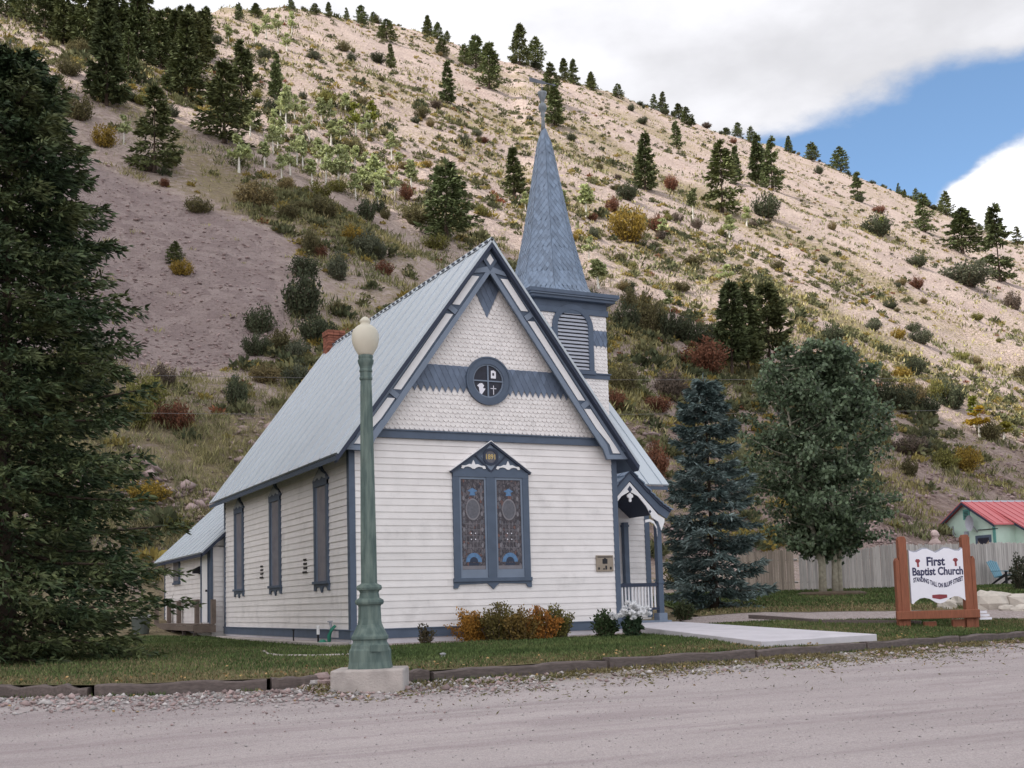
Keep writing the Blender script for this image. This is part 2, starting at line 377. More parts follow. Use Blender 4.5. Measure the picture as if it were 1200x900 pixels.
def m_hill(t, b, P):
    at = N(t, 'ShaderNodeAttribute'); at.attribute_name = 'cover'
    sep = N(t, 'ShaderNodeSeparateColor'); L(t, at.outputs['Color'], sep.inputs[0])
    fine = tex(t, P, 'n', 1.7, 6, 0.7); mid = tex(t, P, 'n', 0.16, 5, 0.6); vor = tex(t, P, 'v', 2.2); vor2 = tex(t, P, 'v', 0.9)
    scree = mixc(t, maprange(t, mid.outputs['Fac'], .35, .65), (0.44, 0.335, 0.300), (0.53, 0.425, 0.370))
    f3 = tex(t, P, 'n', 5.5, 4, 0.75)
    stone = mixc(t, maprange(t, vor.outputs['Color'], 0, 1), (0.30, 0.24, 0.225), (0.56, 0.47, 0.42))
    scree = mixc(t, 0.45, scree, stone)
    grass = mixc(t, maprange(t, fine.outputs['Fac'], .35, .65), (0.165, 0.135, 0.070), (0.33, 0.275, 0.165))
    gmask = maprange(t, fmath(t, 'ADD', sep.outputs['Green'], fmath(t, 'MULTIPLY', fmath(t, 'SUBTRACT', fine.outputs['Fac'], 0.5), 1.9)), 0.34, 0.86, 0.0, 0.9)
    c = mixc(t, gmask, scree, grass)
    tal = mixc(t, maprange(t, vor2.outputs['Color'], 0, 1), (0.275, 0.215, 0.208), (0.365, 0.295, 0.280))
    tal = mixc(t, maprange(t, fine.outputs['Fac'], .55, .75, 0, .5), tal, (0.16, 0.125, 0.125))
    c = mixc(t, sep.outputs['Red'], c, tal)
    dirt = mixc(t, maprange(t, vor.outputs['Color'], 0, 1), (0.17, 0.115, 0.10), (0.34, 0.25, 0.225))
    c = mixc(t, fmath(t, 'MULTIPLY', sep.outputs['Blue'], maprange(t, mid.outputs['Fac'], .3, .6, 0.6, 1.0)), c, dirt)
    c = mixc(t, maprange(t, fine.outputs['Fac'], .54, .70, 0, .42), c, (0.20, 0.155, 0.115))
    c = mixc(t, maprange(t, f3.outputs['Fac'], .52, .72, 0, .5), c, (0.16, 0.125, 0.10))
    L(t, c, b.inputs['Base Color'])
    h = fmath(t, 'ADD', fmath(t, 'MULTIPLY', vor.outputs['Distance'], 0.6), fmath(t, 'ADD', fmath(t, 'MULTIPLY', fine.outputs['Fac'], 1.0), fmath(t, 'MULTIPLY', f3.outputs['Fac'], .4)))
    bumpn(t, b, h, 1.0, 0.45)
ground_material('hillside_earth', m_hill)

def m_road(t, b, P):
    big = tex(t, P, 'n', 0.5, 4, 0.6, (0.25, 1.0, 1)); fine = tex(t, P, 'n', 60, 4, 0.8); vor = tex(t, P, 'v', 55); vor2 = tex(t, P, 'v', 22)
    rut = tex(t, P, 'n', 1.1, 5, 0.65, (0.10, 1.6, 1))
    at = N(t, 'ShaderNodeAttribute'); at.attribute_name = 'cover'
    sep = N(t, 'ShaderNodeSeparateColor'); L(t, at.outputs['Color'], sep.inputs[0])
    c = mixc(t, maprange(t, big.outputs['Fac'], .35, .65), (0.43, 0.375, 0.37), (0.53, 0.47, 0.46))
    c = mixc(t, maprange(t, rut.outputs['Fac'], .48, .68, 0, 0.7), c, (0.345, 0.285, 0.29))
    c = mixc(t, maprange(t, fine.outputs['Fac'], .5, .75, 0, .45), c, (0.30, 0.25, 0.25))
    peb = mixc(t, maprange(t, vor.outputs['Color'], 0, 1), (0.24, 0.21, 0.205), (0.58, 0.53, 0.515))
    c = mixc(t, fmath(t, 'MULTIPLY', sep.outputs['Red'], maprange(t, vor.outputs['Distance'], 0.25, 0.6, 1, .15)), c, peb)
    c = mixc(t, fmath(t, 'MULTIPLY', sep.outputs['Green'], maprange(t, fine.outputs['Fac'], .35, .6)), c, (0.20, 0.18, 0.09))
    damp = tex(t, P, 'n', 0.8, 6, 0.7, (.3, 1.2, 1)); c = mixc(t, maprange(t, damp.outputs['Fac'], .52, .66, 0, .38), c, (0.30, 0.245, 0.25))
    sp = tex(t, P, 'v', 110); sp2 = tex(t, P, 'n', 130, 3, 0.9)
    c = mixc(t, maprange(t, sp.outputs['Color'], 0.0, 1.0, 0, 0.42), c, (0.13, 0.105, 0.105))
    c = mixc(t, maprange(t, sp2.outputs['Fac'], 0.58, 0.72, 0, 0.6), c, (0.58, 0.53, 0.52))
    L(t, c, b.inputs['Base Color'])
    h = fmath(t, 'ADD', fmath(t, 'MULTIPLY', vor2.outputs['Distance'], 0.5), fmath(t, 'MULTIPLY', fine.outputs['Fac'], 0.5))
    h = fmath(t, 'ADD', h, fmath(t, 'MULTIPLY', rut.outputs['Fac'], 2.0))
    bumpn(t, b, h, 0.7, 0.03)
ground_material('road_dirt', m_road)
def m_lawn(t, b, P):
    big = tex(t, P, 'n', 0.7, 4, 0.6); fine = tex(t, P, 'n', 25, 4, 0.8)
    at = N(t, 'ShaderNodeAttribute'); at.attribute_name = 'cover'
    sep = N(t, 'ShaderNodeSeparateColor'); L(t, at.outputs['Color'], sep.inputs[0])
    c = mixc(t, maprange(t, fine.outputs['Fac'], .3, .7), (0.040, 0.060, 0.020), (0.085, 0.105, 0.038))
    d = mixc(t, maprange(t, fine.outputs['Fac'], .3, .7), (0.15, 0.125, 0.06), (0.23, 0.195, 0.115))
    c = mixc(t, fmath(t, 'MULTIPLY', sep.outputs['Red'], maprange(t, big.outputs['Fac'], .3, .6, .5, 1)), c, d)
    L(t, c, b.inputs['Base Color']); bumpn(t, b, fine.outputs['Fac'], 0.8, 0.04)
ground_material('lawn_grass', m_lawn)
def m_gravel(t, b, P):
    vor = tex(t, P, 'v', 28); fine = tex(t, P, 'n', 9, 6, 0.7)
    c = mixc(t, maprange(t, vor.outputs['Color'], 0, 1), (0.24, 0.195, 0.185), (0.46, 0.40, 0.38))
    c = mixc(t, maprange(t, fine.outputs['Fac'], .45, .7, 0, .6), c, (0.30, 0.24, 0.22))
    L(t, c, b.inputs['Base Color']); bumpn(t, b, vor.outputs['Distance'], 0.7, 0.03)
ground_material('drive_gravel', m_gravel)

def poly_mask(x, y, poly):
    ins = np.zeros(x.shape, bool); n = len(poly); j = n-1
    for i in range(n):
        xi, yi = poly[i]; xj, yj = poly[j]
        c = ((yi > y) != (yj > y)) & (x < (xj-xi)*(y-yi)/((yj-yi) if yj != yi else 1e-9)+xi); ins ^= c; j = i
    return ins
TALUS = [(58, -20), (60, 18), (61.5, 27), (66, 35), (77, 43), (88, 49), (97, 44), (106, 38), (120, 30), (120, -20)]
def cover_masks(x, y):
    u, v = to_uv(x, y); s, t = hill_st(u, v)
    wob = 5*(fbm(u/12, v/12, 3)-0.5)
    tal = np.zeros(x.shape)
    for ds, dt in ((0, 0), (1.2, .8), (-1.2, .8), (0.8, -1.2), (-.8, -1.2)):
        tal += poly_mask(s+wob+ds, t+wob*0.7+dt, TALUS)/5.0
    streak = fbm(t/7+31, s/60, 3)                          # bare stripes run downhill
    veg = 0.44+1.2*(fbm(u/22+7, v/22+3, 4)-0.5)-0.55*(streak-0.5)
    veg = np.where(s > 120, veg-0.12, veg)
    low = (1-sstep(50, 68, s))*sstep(20, 45, t)            # raw dirt above the fence and house
    low = low*sstep(39, 43, s)
    left_low = (1-sstep(56, 64, s))*(1-sstep(25, 45, t))
    veg = veg+0.36*left_low
    bench = sstep(60, 70, s)*(1-sstep(76, 84, s))*sstep(60, 70, t)*(1-sstep(120, 150, t))
    dirt = np.clip(low*1.05+bench*0.5+0.25*(1-sstep(0, 36, s)), 0, 1)*np.clip(0.75+1.2*(fbm(u/6, v/6, 3)-0.5), 0, 1)
    return np.stack([np.clip(tal, 0, 1), np.clip(veg, 0, 1)*(1-np.clip(tal, 0, 1)), dirt*(1-np.clip(tal, 0, 1))], -1)
# one sheet to the horizon: near field behind the camera and the whole hillside
ang = np.concatenate([np.linspace(-180, -34, 60, endpoint=False), np.linspace(-34, 34, 520), np.linspace(34.5, 180, 60)])
rad = np.concatenate([np.linspace(0.5, 28, 50, endpoint=False), np.geomspace(28, 420, 420, endpoint=False), np.geomspace(420, 3500, 90)])
A, RR = np.meshgrid(np.radians(ang), rad, indexing='ij')
U = RR*np.sin(A); V_ = RR*np.cos(A)
GX, GY = to_xy(U, V_)
GZ = ground(GX, GY)
GZ = np.where(RR < 60, GZ-0.05*(1-sstep(45, 60, RR)), GZ)
GZ = np.where((GY < curb_y(GX)+0.9) & (GX > -46) & (GX < 61), np.minimum(GZ, -0.95), GZ)   # the road and lawn sheets lie above it
me = grid_mesh('hillside_terrain', GX, GY, GZ)
set_color_attr(me, 'cover', cover_masks(GX.reshape(-1), GY.reshape(-1)))
tag(finish(me, 'terrain', 'hillside_earth'), kind='structure')

def sheet(name, material, xs, ys_lo, ys_hi, nx, ny, off, masks=None, warp=None):
    # strip between two curves y_lo(x), y_hi(x)
    xx = np.linspace(xs[0], xs[1], nx); tt = np.linspace(0, 1, ny)
    X = np.repeat(xx[:, None], ny, 1); lo = np.array([ys_lo(x) for x in xx])[:, None]; hi = np.array([ys_hi(x) for x in xx])[:, None]
    Y = lo+(hi-lo)*tt[None]
    Z = ground(X, Y)+off
    if warp is not None: Z = Z+warp(X, Y)
    me = grid_mesh(name, X, Y, Z)
    if masks is not None: set_color_attr(me, 'cover', masks(X.reshape(-1), Y.reshape(-1)))
    return tag(finish(me, name, material), kind='structure')
def road_masks(x, y):
    d = curb_y(x)-y
    g = np.clip((1-sstep(0.9, 2.6, d))*1.0+0.25*(fbm(x*1.5, y*1.5, 3)-0.4)+0.55*np.exp(-((d-3.3-0.4*np.sin(x*.25))/0.55)**2), 0, 1)
    gr = np.clip((1-sstep(0.25, 1.5, d+1.0*(fbm(x*.9, y*2, 3)-0.5)))*sstep(-2.2, 0.0, x)*0.9+(1-sstep(0.15, .7, d))*0.5, 0, 1)
    return np.stack([g, gr, g*0], -1)
def road_warp(x, y):
    d = curb_y(x)-y
    rough = 0.035*(fbm(x*2.2, y*2.2, 4)-0.5)*(1-0.6*sstep(1.5, 3, d))
    ruts = 0.05*(fbm(x*0.06+3, y*1.1, 3)-0.5)*sstep(2, 3.5, d)
    return rough+ruts+0.04*(1-sstep(0.1, 1.6, d))*(0.3+fbm(x*.8, y*.8, 2))
sheet('dirt_road', 'road_dirt', (-45, 60), lambda x: -48.0, lambda x: curb_y(x)-0.19, 420, 420, 0.0, road_masks, road_warp)

def lawn_masks(x, y):
    d = y-curb_y(x)
    dry = np.clip((1-sstep(0.5, 2.6, d))*0.95+0.9*(fbm(x*.5, y*.5, 4)-0.55)+sstep(-1, 4, -x-1)*0.55+(1-sstep(1.0, 2.2, np.hypot(x+8.5, (y+1))))*1.0, 0, 1)
    dry = np.where(x > 9, np.clip(0.55+1.4*(fbm(x*.5, y*.5, 3)-.5), 0, 1), dry)
    return np.stack([dry, dry*0, dry*0], -1)
sheet('front_lawn', 'lawn_grass', (-30, 20), lambda x: curb_y(x)+0.02,
      lambda x: np.interp(x, [-30, -1.7, -0.6, 0.0, 0.05, 6.4, 6.45, 9.5, 11, 14.2, 20], [14.0, 12.5, 10.8, 9.0, -0.55, -0.55, 1.0, 1.0, -0.6, -3.4, -3.6]),
      380, 110, 0.012, lawn_masks)
# gravel drive to the right of the church, running back to the spruce; the far lawn rises beyond it to the fence
def uvsheet(name, material, u0, u1, nu, vlo, vhi, nv, off, masks=None):
    uu = np.linspace(u0, u1, nu); tt = np.linspace(0, 1, nv)
    Ug = np.repeat(uu[:, None], nv, 1); lo = np.array([vlo(a) for a in uu])[:, None]; hi = np.array([vhi(a) for a in uu])[:, None]
    Vg = lo+(hi-lo)*tt[None]; X, Y = to_xy(Ug, Vg)
    me = grid_mesh(name, X, Y, ground(X, Y)+off+0.03*(fbm(X*2, Y*2, 2)-0.5))
    if masks is not None: set_color_attr(me, 'cover', masks(Ug.reshape(-1), Vg.reshape(-1)))
    return tag(finish(me, name, material), kind='structure')
DRV_LO = lambda u: np.interp(u, [4.5, 6.5, 8, 9, 12, 25], [30.0, 28.6, 27.4, 27.0, 27.6, 29.5])
DRV_HI = lambda u: np.interp(u, [4.5, 6, 8, 11, 13, 25], [33.5, 33.0, 32.0, 31.0, 31.2, 33.0])
uvsheet('gravel_drive', 'drive_gravel', 4.5, 28, 90, DRV_LO, DRV_HI, 24, 0.006)
def far_masks(u, v):
    d = v-DRV_HI(u)
    dry = np.clip((1-sstep(1.0, 5.5, d))*1.1+1.0*(fbm(u*.4, v*.4, 3)-.45), 0, 1); return np.stack([dry, dry*0, dry*0], -1)
uvsheet('far_lawn', 'lawn_grass', 5.2, 30, 110, lambda u: DRV_HI(u)+0.1, lambda u: 47.2+0.25*max(0, u-15), 60, 0.012, far_masks)
# earth bed along the front wall
sheet('planting_bed', 'drive_gravel', (0.0, 6.6), lambda x: -0.95, lambda x: 0.12, 60, 14, 0.03)

# ------------------------------------------------------------------ the church
WID = 6.41; DEP = 11.15; SLOPE = 4.86/3.62; XC = 3.205; RIDGE = 8.45
def roofz(x): return RIDGE-SLOPE*abs(x-XC)
church = empty('church', (XC, 0, -0.33), 'white clapboard church with slate blue trim, grey metal roof and blue shingled steeple', 'church')
FRONT = lambda a, b, d: (a, -d, b)             # a along the front, b up, d out of the wall
LEFT = lambda a, b, d: (-d, a, b)
def RIGHTW(X): return lambda a, b, d: (X+d, a, b)
def FRONTY(Y): return lambda a, b, d: (a, Y-d, b)

def clapboard(mb, M, a0, a1, z0, z1, n, mi=0, seed=1):
    r = np.random.default_rng(seed); h = (z1-z0)/n
    for i in range(n):
        b0 = z0+i*h; b1 = b0+h; cuts = [a0]
        L_ = a1-a0; x = a0+r.uniform(1.0, 4.0)
        while x < a1-0.7: cuts.append(x); x += r.uniform(2.6, 4.6)
        cuts.append(a1)
        for c0, c1 in zip(cuts[:-1], cuts[1:]):
            o = 0.020+r.uniform(-.0025, .0025); g = 0.0012
            w = r.uniform(-.003, .003)
            V = [M(c0+g, b0+w, o), M(c1-g, b0+w*.6, o), M(c1-g, b1, 0.004), M(c0+g, b1, 0.004), M(c0+g, b0+w, 0.0), M(c1-g, b0+w*.6, 0.0)]
            mb.add(V, [(0, 1, 2, 3), (4, 5, 1, 0)], mi)
def fishscale(mb, M, a0, a1, z0, z1, w, h, keep, mi=0, seed=2, flat_last=False):
    r = np.random.default_rng(seed); row = 0; z = z1
    nseg = 6
    while z > z0+0.02:
        off = 0.5*w*(row % 2); a = a0-off
        while a < a1+w:
            c = a+w/2
            if keep(c, z-h*0.5) and a0-0.01 < c < a1+0.01:
                o = 0.023+r.uniform(-.003, .003); dz = r.uniform(-.005, .005); ww = w*0.497
                lo = max(c-ww, a0); hi = min(c+ww, a1)
                bot = z-h+dz
                pts = [(hi, z+h*0.35, 0.002), (lo, z+h*0.35, 0.002)]
                arc = []
                for k in range(nseg+1):
                    t = math.pi+math.pi*k/nseg
                    arc.append((np.clip(c+ww*math.cos(t), a0, a1), bot+ww*0.85+ww*0.85*math.sin(t), o))
                V = [M(*p) for p in pts]+[M(*p) for p in arc]+[M(p[0], p[1]+.002, 0.001) for p in arc]
                n = len(pts); m_ = len(arc)
                F = [tuple(range(n+m_))]+[(n+k, n+m_+k, n+m_+k+1, n+k+1) for k in range(m_-1)]
                mb.add(V, F, mi)
            a += w
        z -= h; row += 1
def diamonds(mb, M, a0, a1, z0, z1, w, hh, keep, mi=0, seed=3):
    r = np.random.default_rng(seed); row = 0; z = z1+hh*0.5
    while z > z0:
        a = a0-w+0.5*w*(row % 2)
        while a < a1+w:
            c = a+w/2
            if keep(c, z-hh*0.75):
                o = 0.016+r.uniform(-.003, .003)
                z_, zm_ = min(z, z1+.01), min(z-hh/2, z1)
                V = [M(np.clip(c, a0, a1), z_, .003), M(np.clip(c-w*.485, a0, a1), zm_, .010), M(np.clip(c, a0, a1), z-hh+r.uniform(-.008, .008), o), M(np.clip(c+w*.485, a0, a1), zm_, .010)]
                V += [(M(p0, p1, 0.001)) for p0, p1 in ((np.clip(c-w*.485, a0, a1), z-hh/2), (np.clip(c, a0, a1), z-hh+.003), (np.clip(c+w*.485, a0, a1), z-hh/2))]
                mb.add(V, [(0, 1, 2, 3), (1, 4, 5, 2), (2, 5, 6, 3)], mi)
            a += w
        z -= hh/2; row += 1

# walls
core = MB()
core.prism([(0.001, -.02), (WID-.001, -.02), (WID-.001, roofz(WID)-.09), (XC, RIDGE-.12), (0.001, roofz(0)-.09)], -0.001, -DEP, FRONT)
core.build('wall_core', ['white_siding'], church)
mb = MB(); clapboard(mb, FRONT, 0.10, WID-0.10, 0.0, 4.0, 28, seed=11); mb.build('front_wall', ['white_siding'], church)
mb = MB(); clapboard(mb, LEFT, 0.12, DEP-0.10, 0.0, 3.72, 26, seed=12); mb.build('side_wall', ['white_siding'], church)
mb = MB()
for x0, x1, y0, y1 in ((-.03, .105, -.03, .125), (WID-.105, WID+.03, -.03, .125), (-.03, .10, DEP-.11, DEP+.03)):
    m1 = MB(); m1.box((x0, y0, -0.005), (x1, y1, 4.0)); m1.build('corner_board', ['blue_trim'], church, bevel=.006)
m1 = MB(); m1.box((-.045, -.045, -.19), (WID+.045, 0.0, -.012)); m1.box((-.045, 0.0, -.19), (0.0, DEP+.04, -.012))
m1.box((-.06, -.062, -.012), (WID+.06, -.003, .012)); m1.box((-.062, -.003, -.012), (-.003, DEP+.04, .012)); m1.build('skirt_board', ['blue_trim'], church)
m1 = MB(); m1.box((-.025, -.026, -.75), (WID+.03, 0.05, -.19)); m1.box((-.026, 0.05, -.75), (0.05, DEP, -.19)); m1.build('foundation', ['pale_concrete'], church)
m1 = MB(); m1.box((.0, -.065, 4.0), (WID, 0.0, 4.14)); m1.box((0, -.09, 4.14), (WID, 0.0, 4.165)); m1.box((0, -.078, 3.985), (WID, 0, 4.0)); m1.build('frieze_band', ['blue_trim'], church)
inroof = lambda x, z: z < roofz(x)-0.22
belt = lambda x, z: 4.99 <= z <= 5.62
chev = lambda x, z: z-6.72 > abs(x-XC)/0.56
mb = MB(); fishscale(mb, FRONT, 0.05, WID-0.05, 4.18, 8.1, 0.112, 0.098, lambda x, z: inroof(x, z) and not (5.07 < z < 5.60) and not chev(x, z-.03) and math.hypot(x-XC, z-5.33) > .40)
mb.build('gable_shingles', ['white_shingle'], church)
mb = MB(); diamonds(mb, lambda a, b, d: FRONT(a, b, d+.022), 0.05, WID-.05, 5.0, 5.62, 0.142, 0.30, lambda x, z: inroof(x, z) and z > 4.98 and math.hypot(x-XC, z-5.33) > .40)
mb.prism([(XC-2.15, 5.15), (XC-.42, 5.15), (XC-.42, 5.62), (XC-1.85, 5.62)], .001, .026, FRONT); mb.prism([(XC+.42, 5.15), (XC+2.15, 5.15), (XC+1.85, 5.62), (XC+.42, 5.62)], .001, .026, FRONT); mb.build('shingle_belt', ['blue_shingle'], church)
mb = MB(); diamonds(mb, lambda a, b, d: FRONT(a, b, d+.014), 2.3, 4.1, 6.7, 8.1, 0.142, 0.30, lambda x, z: inroof(x, z) and chev(x, z)); mb.build('shingle_chevron', ['blue_shingle'], church)

# roof
Y0R, Y1R = -0.42, 11.36
def slab(mb, xa, za, xb, zb, y0, y1, th, mi=0):
    n = np.array([-(zb-za), 0, (xb-xa)], float); n /= np.linalg.norm(n)
    if n[2] < 0: n = -n
    V = []
    for (x, z) in ((xa, za), (xb, zb)):
        for y in (y0, y1):
            V.append((x, y, z)); V.append(tuple(np.array((x, y, z))-n*th))
    mb.add(V, [(0, 2, 6, 4), (1, 5, 7, 3), (0, 1, 3, 2), (4, 6, 7, 5), (0, 4, 5, 1), (2, 3, 7, 6)], mi); return n
def seams(mb, xa, za, xb, zb, y0, y1, step, n, h=.022, w=.011, mi=0):
    y = y0+step*0.4
    a = np.array((xa, 0, za)); b = np.array((xb, 0, zb))
    while y < y1:
        V = []
        for p in (a, b):
            for dy, up_ in ((-w, .0005), (-w*.5, h), (w*.5, h), (w, .0005)): V.append((p[0]+n[0]*up_, y+dy, p[2]+n[2]*up_))
        mb.add(V, [(0, 1, 5, 4), (1, 2, 6, 5), (2, 3, 7, 6), (0, 3, 2, 1), (4, 5, 6, 7)], mi); y += step
for sgn in (-1, 1):
    m1 = MB(); xe = XC+sgn*3.625; ze = RIDGE-SLOPE*3.625
    n = slab(m1, XC+sgn*.002, RIDGE, xe, ze, Y0R, Y1R, 0.05); seams(m1, XC, RIDGE, xe, ze, Y0R, Y1R, 0.78, n, h=.03, w=.02, mi=1)
    ro = m1.build('roof_slope', ['metal_roof', 'metal_seam'], church)
    m2 = MB()
    # eave board and soffit
    m2.add([(xe, Y0R+.01, ze-.055), (xe, Y1R-.01, ze-.055), (xe-sgn*.02, Y1R-.01, ze-.15), (xe-sgn*.02, Y0R+.01, ze-.15), (xe-sgn*.45, Y0R+.01, ze+.36), (xe-sgn*.45, Y1R-.01, ze+.36)],
           [(0, 1, 2, 3), (3, 2, 5, 4)])
    m2.build('eave_board', ['blue_trim'], ro)
    m3 = MB()                                    # dark verge in front of the bargeboard
    o_ = 0.056
    m3.prism([(XC, RIDGE-.066), (xe, ze-.066), (xe-sgn*.03, ze-.17), (XC, RIDGE-.20)], .41, .385, FRONT)
    m3.prism([(XC, RIDGE-.20), (xe-sgn*.03, ze-.17), (xe-sgn*.03, ze-.19), (XC, RIDGE-.22)], .385, .16, FRONT)
    m3.build('verge_board', ['dark_blue'], ro)
m1 = MB(); 
for sgn in (-1, 1):
    V = [(XC, Y0R-.005, RIDGE+.035), (XC+sgn*.13, Y0R-.005, RIDGE+.035-.13*SLOPE), (XC+sgn*.13, Y1R, RIDGE+.035-.13*SLOPE), (XC, Y1R, RIDGE+.035)]
    m1.add(V, [(0, 1, 2, 3)], 0)
y = Y0R
while y < Y1R:
    m1.box((XC-.13, y, RIDGE-.10), (XC-.10, y+.14, RIDGE-.065), 1); y += .30
m1.build('ridge_cap', ['metal_roof', 'metal_ridge'], church)

# bargeboards
for sgn in (-1, 1):
    mir = lambda x: XC+sgn*(XC-x)*-1 if False else (x if sgn < 0 else 2*XC-x)
    M = lambda a, b, d: FRONT(mir(a), b, d)
    base = [(XC, 8.40), (-.19, 3.67), (.36, 3.65), (.45, 3.90), (.75, 4.30), (XC, 7.70)]
    m1 = MB(); m1.prism(base, .20, .25, M); bb = m1.build('bargeboard', ['blue_trim'], church)
    dv = np.array([-3.395, -4.73]); dv /= np.linalg.norm(dv); nv = np.array([-dv[1], dv[0]]) if -dv[1] > 0 else np.array([dv[1], -dv[0]])
    if nv[1] > 0: nv = -nv
    def along(z, off):                            # point on a line parallel to the outer edge
        p0 = np.array([XC, 8.40])+nv*off; t = (z-p0[1])/dv[1]; return p0+dv*t
    def strip(mb, z0, z1, o0, o1, d0, d1, mi=0):
        P = [along(z0, o0), along(z1, o0), along(z1, o1), along(z0, o1)]
        mb.prism([tuple(p) for p in P], d0, d1, M, mi)
    m2 = MB()
    m2.prism([(XC, 8.40), (-.19, 3.67), tuple(along(3.72, .085)), (XC, 8.40-.085/abs(nv[1]))], .251, .285, M)
    m2.prism([(XC, 7.86), tuple(along(4.32, .29)), (.60, 4.30), (.36, 3.98), (.27, 3.66), (.36, 3.655), (.46, 3.89), (.76, 4.29), (XC, 7.695)], .251, .285, M)
    m2.prism([(-.15, 3.675), (.33, 3.66), (.30, 3.76), (-.085, 3.77)], .252, .28, M)
    for zb in (4.88, 6.80):
        c = along(zb, .185); u2 = dv*.06; w2 = nv*.10
        m2.prism([tuple(c+u2+w2), tuple(c-u2+w2), tuple(c-u2-w2), tuple(c+u2-w2)], .252, .292, M)
    m2.prism([tuple(along(7.76, .10)), tuple(along(7.66, .10)), (XC, 7.72), (XC, 7.86)], .252, .288, M)
    m2.build('moulding', ['light_blue_trim'], bb)
    for z0, z1 in ((4.80, 3.90), (6.70, 4.98), (7.60, 6.92)):
        m3 = MB(); 
        if z1 == 3.90:
            P = [along(4.79, .115), (.0, 3.80), (.20, 3.80), (.28, 4.0), along(4.35, .255), along(4.79, .255)]
            m3.prism([tuple(p) for p in P], .252, .268, M)
        else: strip(m3, z0, z1, .115, .255, .252, .268)
        m3.build('panel', ['white_paint'], bb)
m1 = MB(); m1.prism([(XC, 8.22), (XC+.17, 7.98), (XC, 7.74), (XC-.17, 7.98)], .286, .296, FRONT); m1.build('apex_diamond', ['blue_trim'], church)
m1 = MB(); m1.prism([(XC, 8.12), (XC+.085, 7.995), (XC, 7.87), (XC-.085, 7.995)], .297, .303, FRONT); m1.build('apex_lozenge', ['white_paint'], church)

# round window
def ring(mb, cx, cz, r0, r1, d0, d1, M, n=40, mi=0, a0=0, a1=2*math.pi):
    full = abs(a1-a0-2*math.pi) < 1e-6; k = n if full else n+1
    V = []
    for i in range(k):
        a = a0+(a1-a0)*i/n; c, s = math.cos(a), math.sin(a)
        V += [M(cx+r0*c, cz+r0*s, d0), M(cx+r1*c, cz+r1*s, d0), M(cx+r1*c, cz+r1*s, d1), M(cx+r0*c, cz+r0*s, d1)]
    F = []
    for i in range(n):
        j = (i+1) % k
        for q in range(4): F.append((4*i+q, 4*i+(q+1) % 4, 4*j+(q+1) % 4, 4*j+q))
    if not full: F += [(0, 1, 2, 3), (4*n, 4*n+3, 4*n+2, 4*n+1)]
    mb.add(V, F, mi)
CZ = 5.33; CX = 3.2
m1 = MB(); ring(m1, CX, CZ, .375, .525, .0, .075, FRONT); ring(m1, CX, CZ, .505, .54, .0, .09, FRONT); rw = m1.build('round_window', ['blue_trim'], church, smooth=False)
m1 = MB(); ring(m1, CX, CZ, .345, .376, .0, .05, FRONT); m1.box((CX-.016, -.048, CZ-.35), (CX+.016, -.02, CZ+.35)); m1.box((CX-.35, -.046, CZ-.014), (CX+.35, -.021, CZ+.014)); m1.build('muntin', ['light_blue_trim'], rw)
m1 = MB(); m1.prism([(CX+.36*math.cos(a), CZ+.36*math.sin(a)) for a in np.linspace(0, 2*math.pi, 32, endpoint=False)], .005, .022, FRONT); m1.build('pane', ['glass'], rw)
m1 = MB()
m1.prism([(CX+.08, CZ+.07), (CX+.20, CZ+.07), (CX+.205, CZ+.22), (CX+.15, CZ+.25), (CX+.085, CZ+.24)], .0225, .026, FRONT)       # tablet
m1.prism([(CX-.20, CZ-.27), (CX-.15, CZ-.30), (CX-.09, CZ-.22), (CX-.06, CZ-.17), (CX-.12, CZ-.16), (CX-.09, CZ-.10), (CX-.14, CZ-.05), (CX-.20, CZ-.06), (CX-.26, CZ-.11), (CX-.22, CZ-.14)], .0225, .026, FRONT)   # dove
m1.box((CX+.13, -.026, CZ-.29), (CX+.145, -.0225, CZ-.09)); m1.box((CX+.07, -.026, CZ-.165), (CX+.205, -.0225, CZ-.15))
m1.build('glass_emblem', ['sign_white'], rw)
m1 = MB(); m1.box((CX+.115, -.028, CZ+.13), (CX+.16, -.0262, CZ+.19)); m1.build('emblem_mark', ['glass'], rw)

# stained glass
def m_stained(t, b, P):
    v = N(t, 'ShaderNodeTexVoronoi'); v.inputs['Scale'].default_value = 15; mpn = N(t, 'ShaderNodeMapping'); mpn.inputs['Scale'].default_value = (1.3, 1.0, 0.8); L(t, P, mpn.inputs[0]); L(t, mpn.outputs[0], v.inputs['Vector'])
    v2 = N(t, 'ShaderNodeTexVoronoi'); v2.feature = 'DISTANCE_TO_EDGE'; v2.inputs['Scale'].default_value = 15; L(t, mpn.outputs[0], v2.inputs['Vector'])
    sep = N(t, 'ShaderNodeSeparateColor'); L(t, v.outputs['Color'], sep.inputs[0])
    c = mixc(t, sep.outputs[0], (0.045, 0.038, 0.045), (0.15, 0.135, 0.15))
    c = mixc(t, maprange(t, sep.outputs[1], .82, .95), c, (0.16, 0.085, 0.075))
    c = mixc(t, maprange(t, v2.outputs['Distance'], .03, .10, 1, 0), c, (0.035, 0.033, 0.045))
    L(t, c, b.inputs['Base Color']); b.inputs['Roughness'].default_value = 0.3; b.inputs['Specular IOR Level'].default_value = 0.3
ground_material('stained_glass', m_stained)
mat('glass_blue', (0.10, 0.20, 0.36), 0.25, 0.2, 20); mat('glass_grey', (0.115, 0.115, 0.135), 0.25, 0.2, 20); mat('lead_light', (0.20, 0.19, 0.21), 0.4, 0.1); mat('gold', (0.50, 0.37, 0.15), 0.4, 0.2)

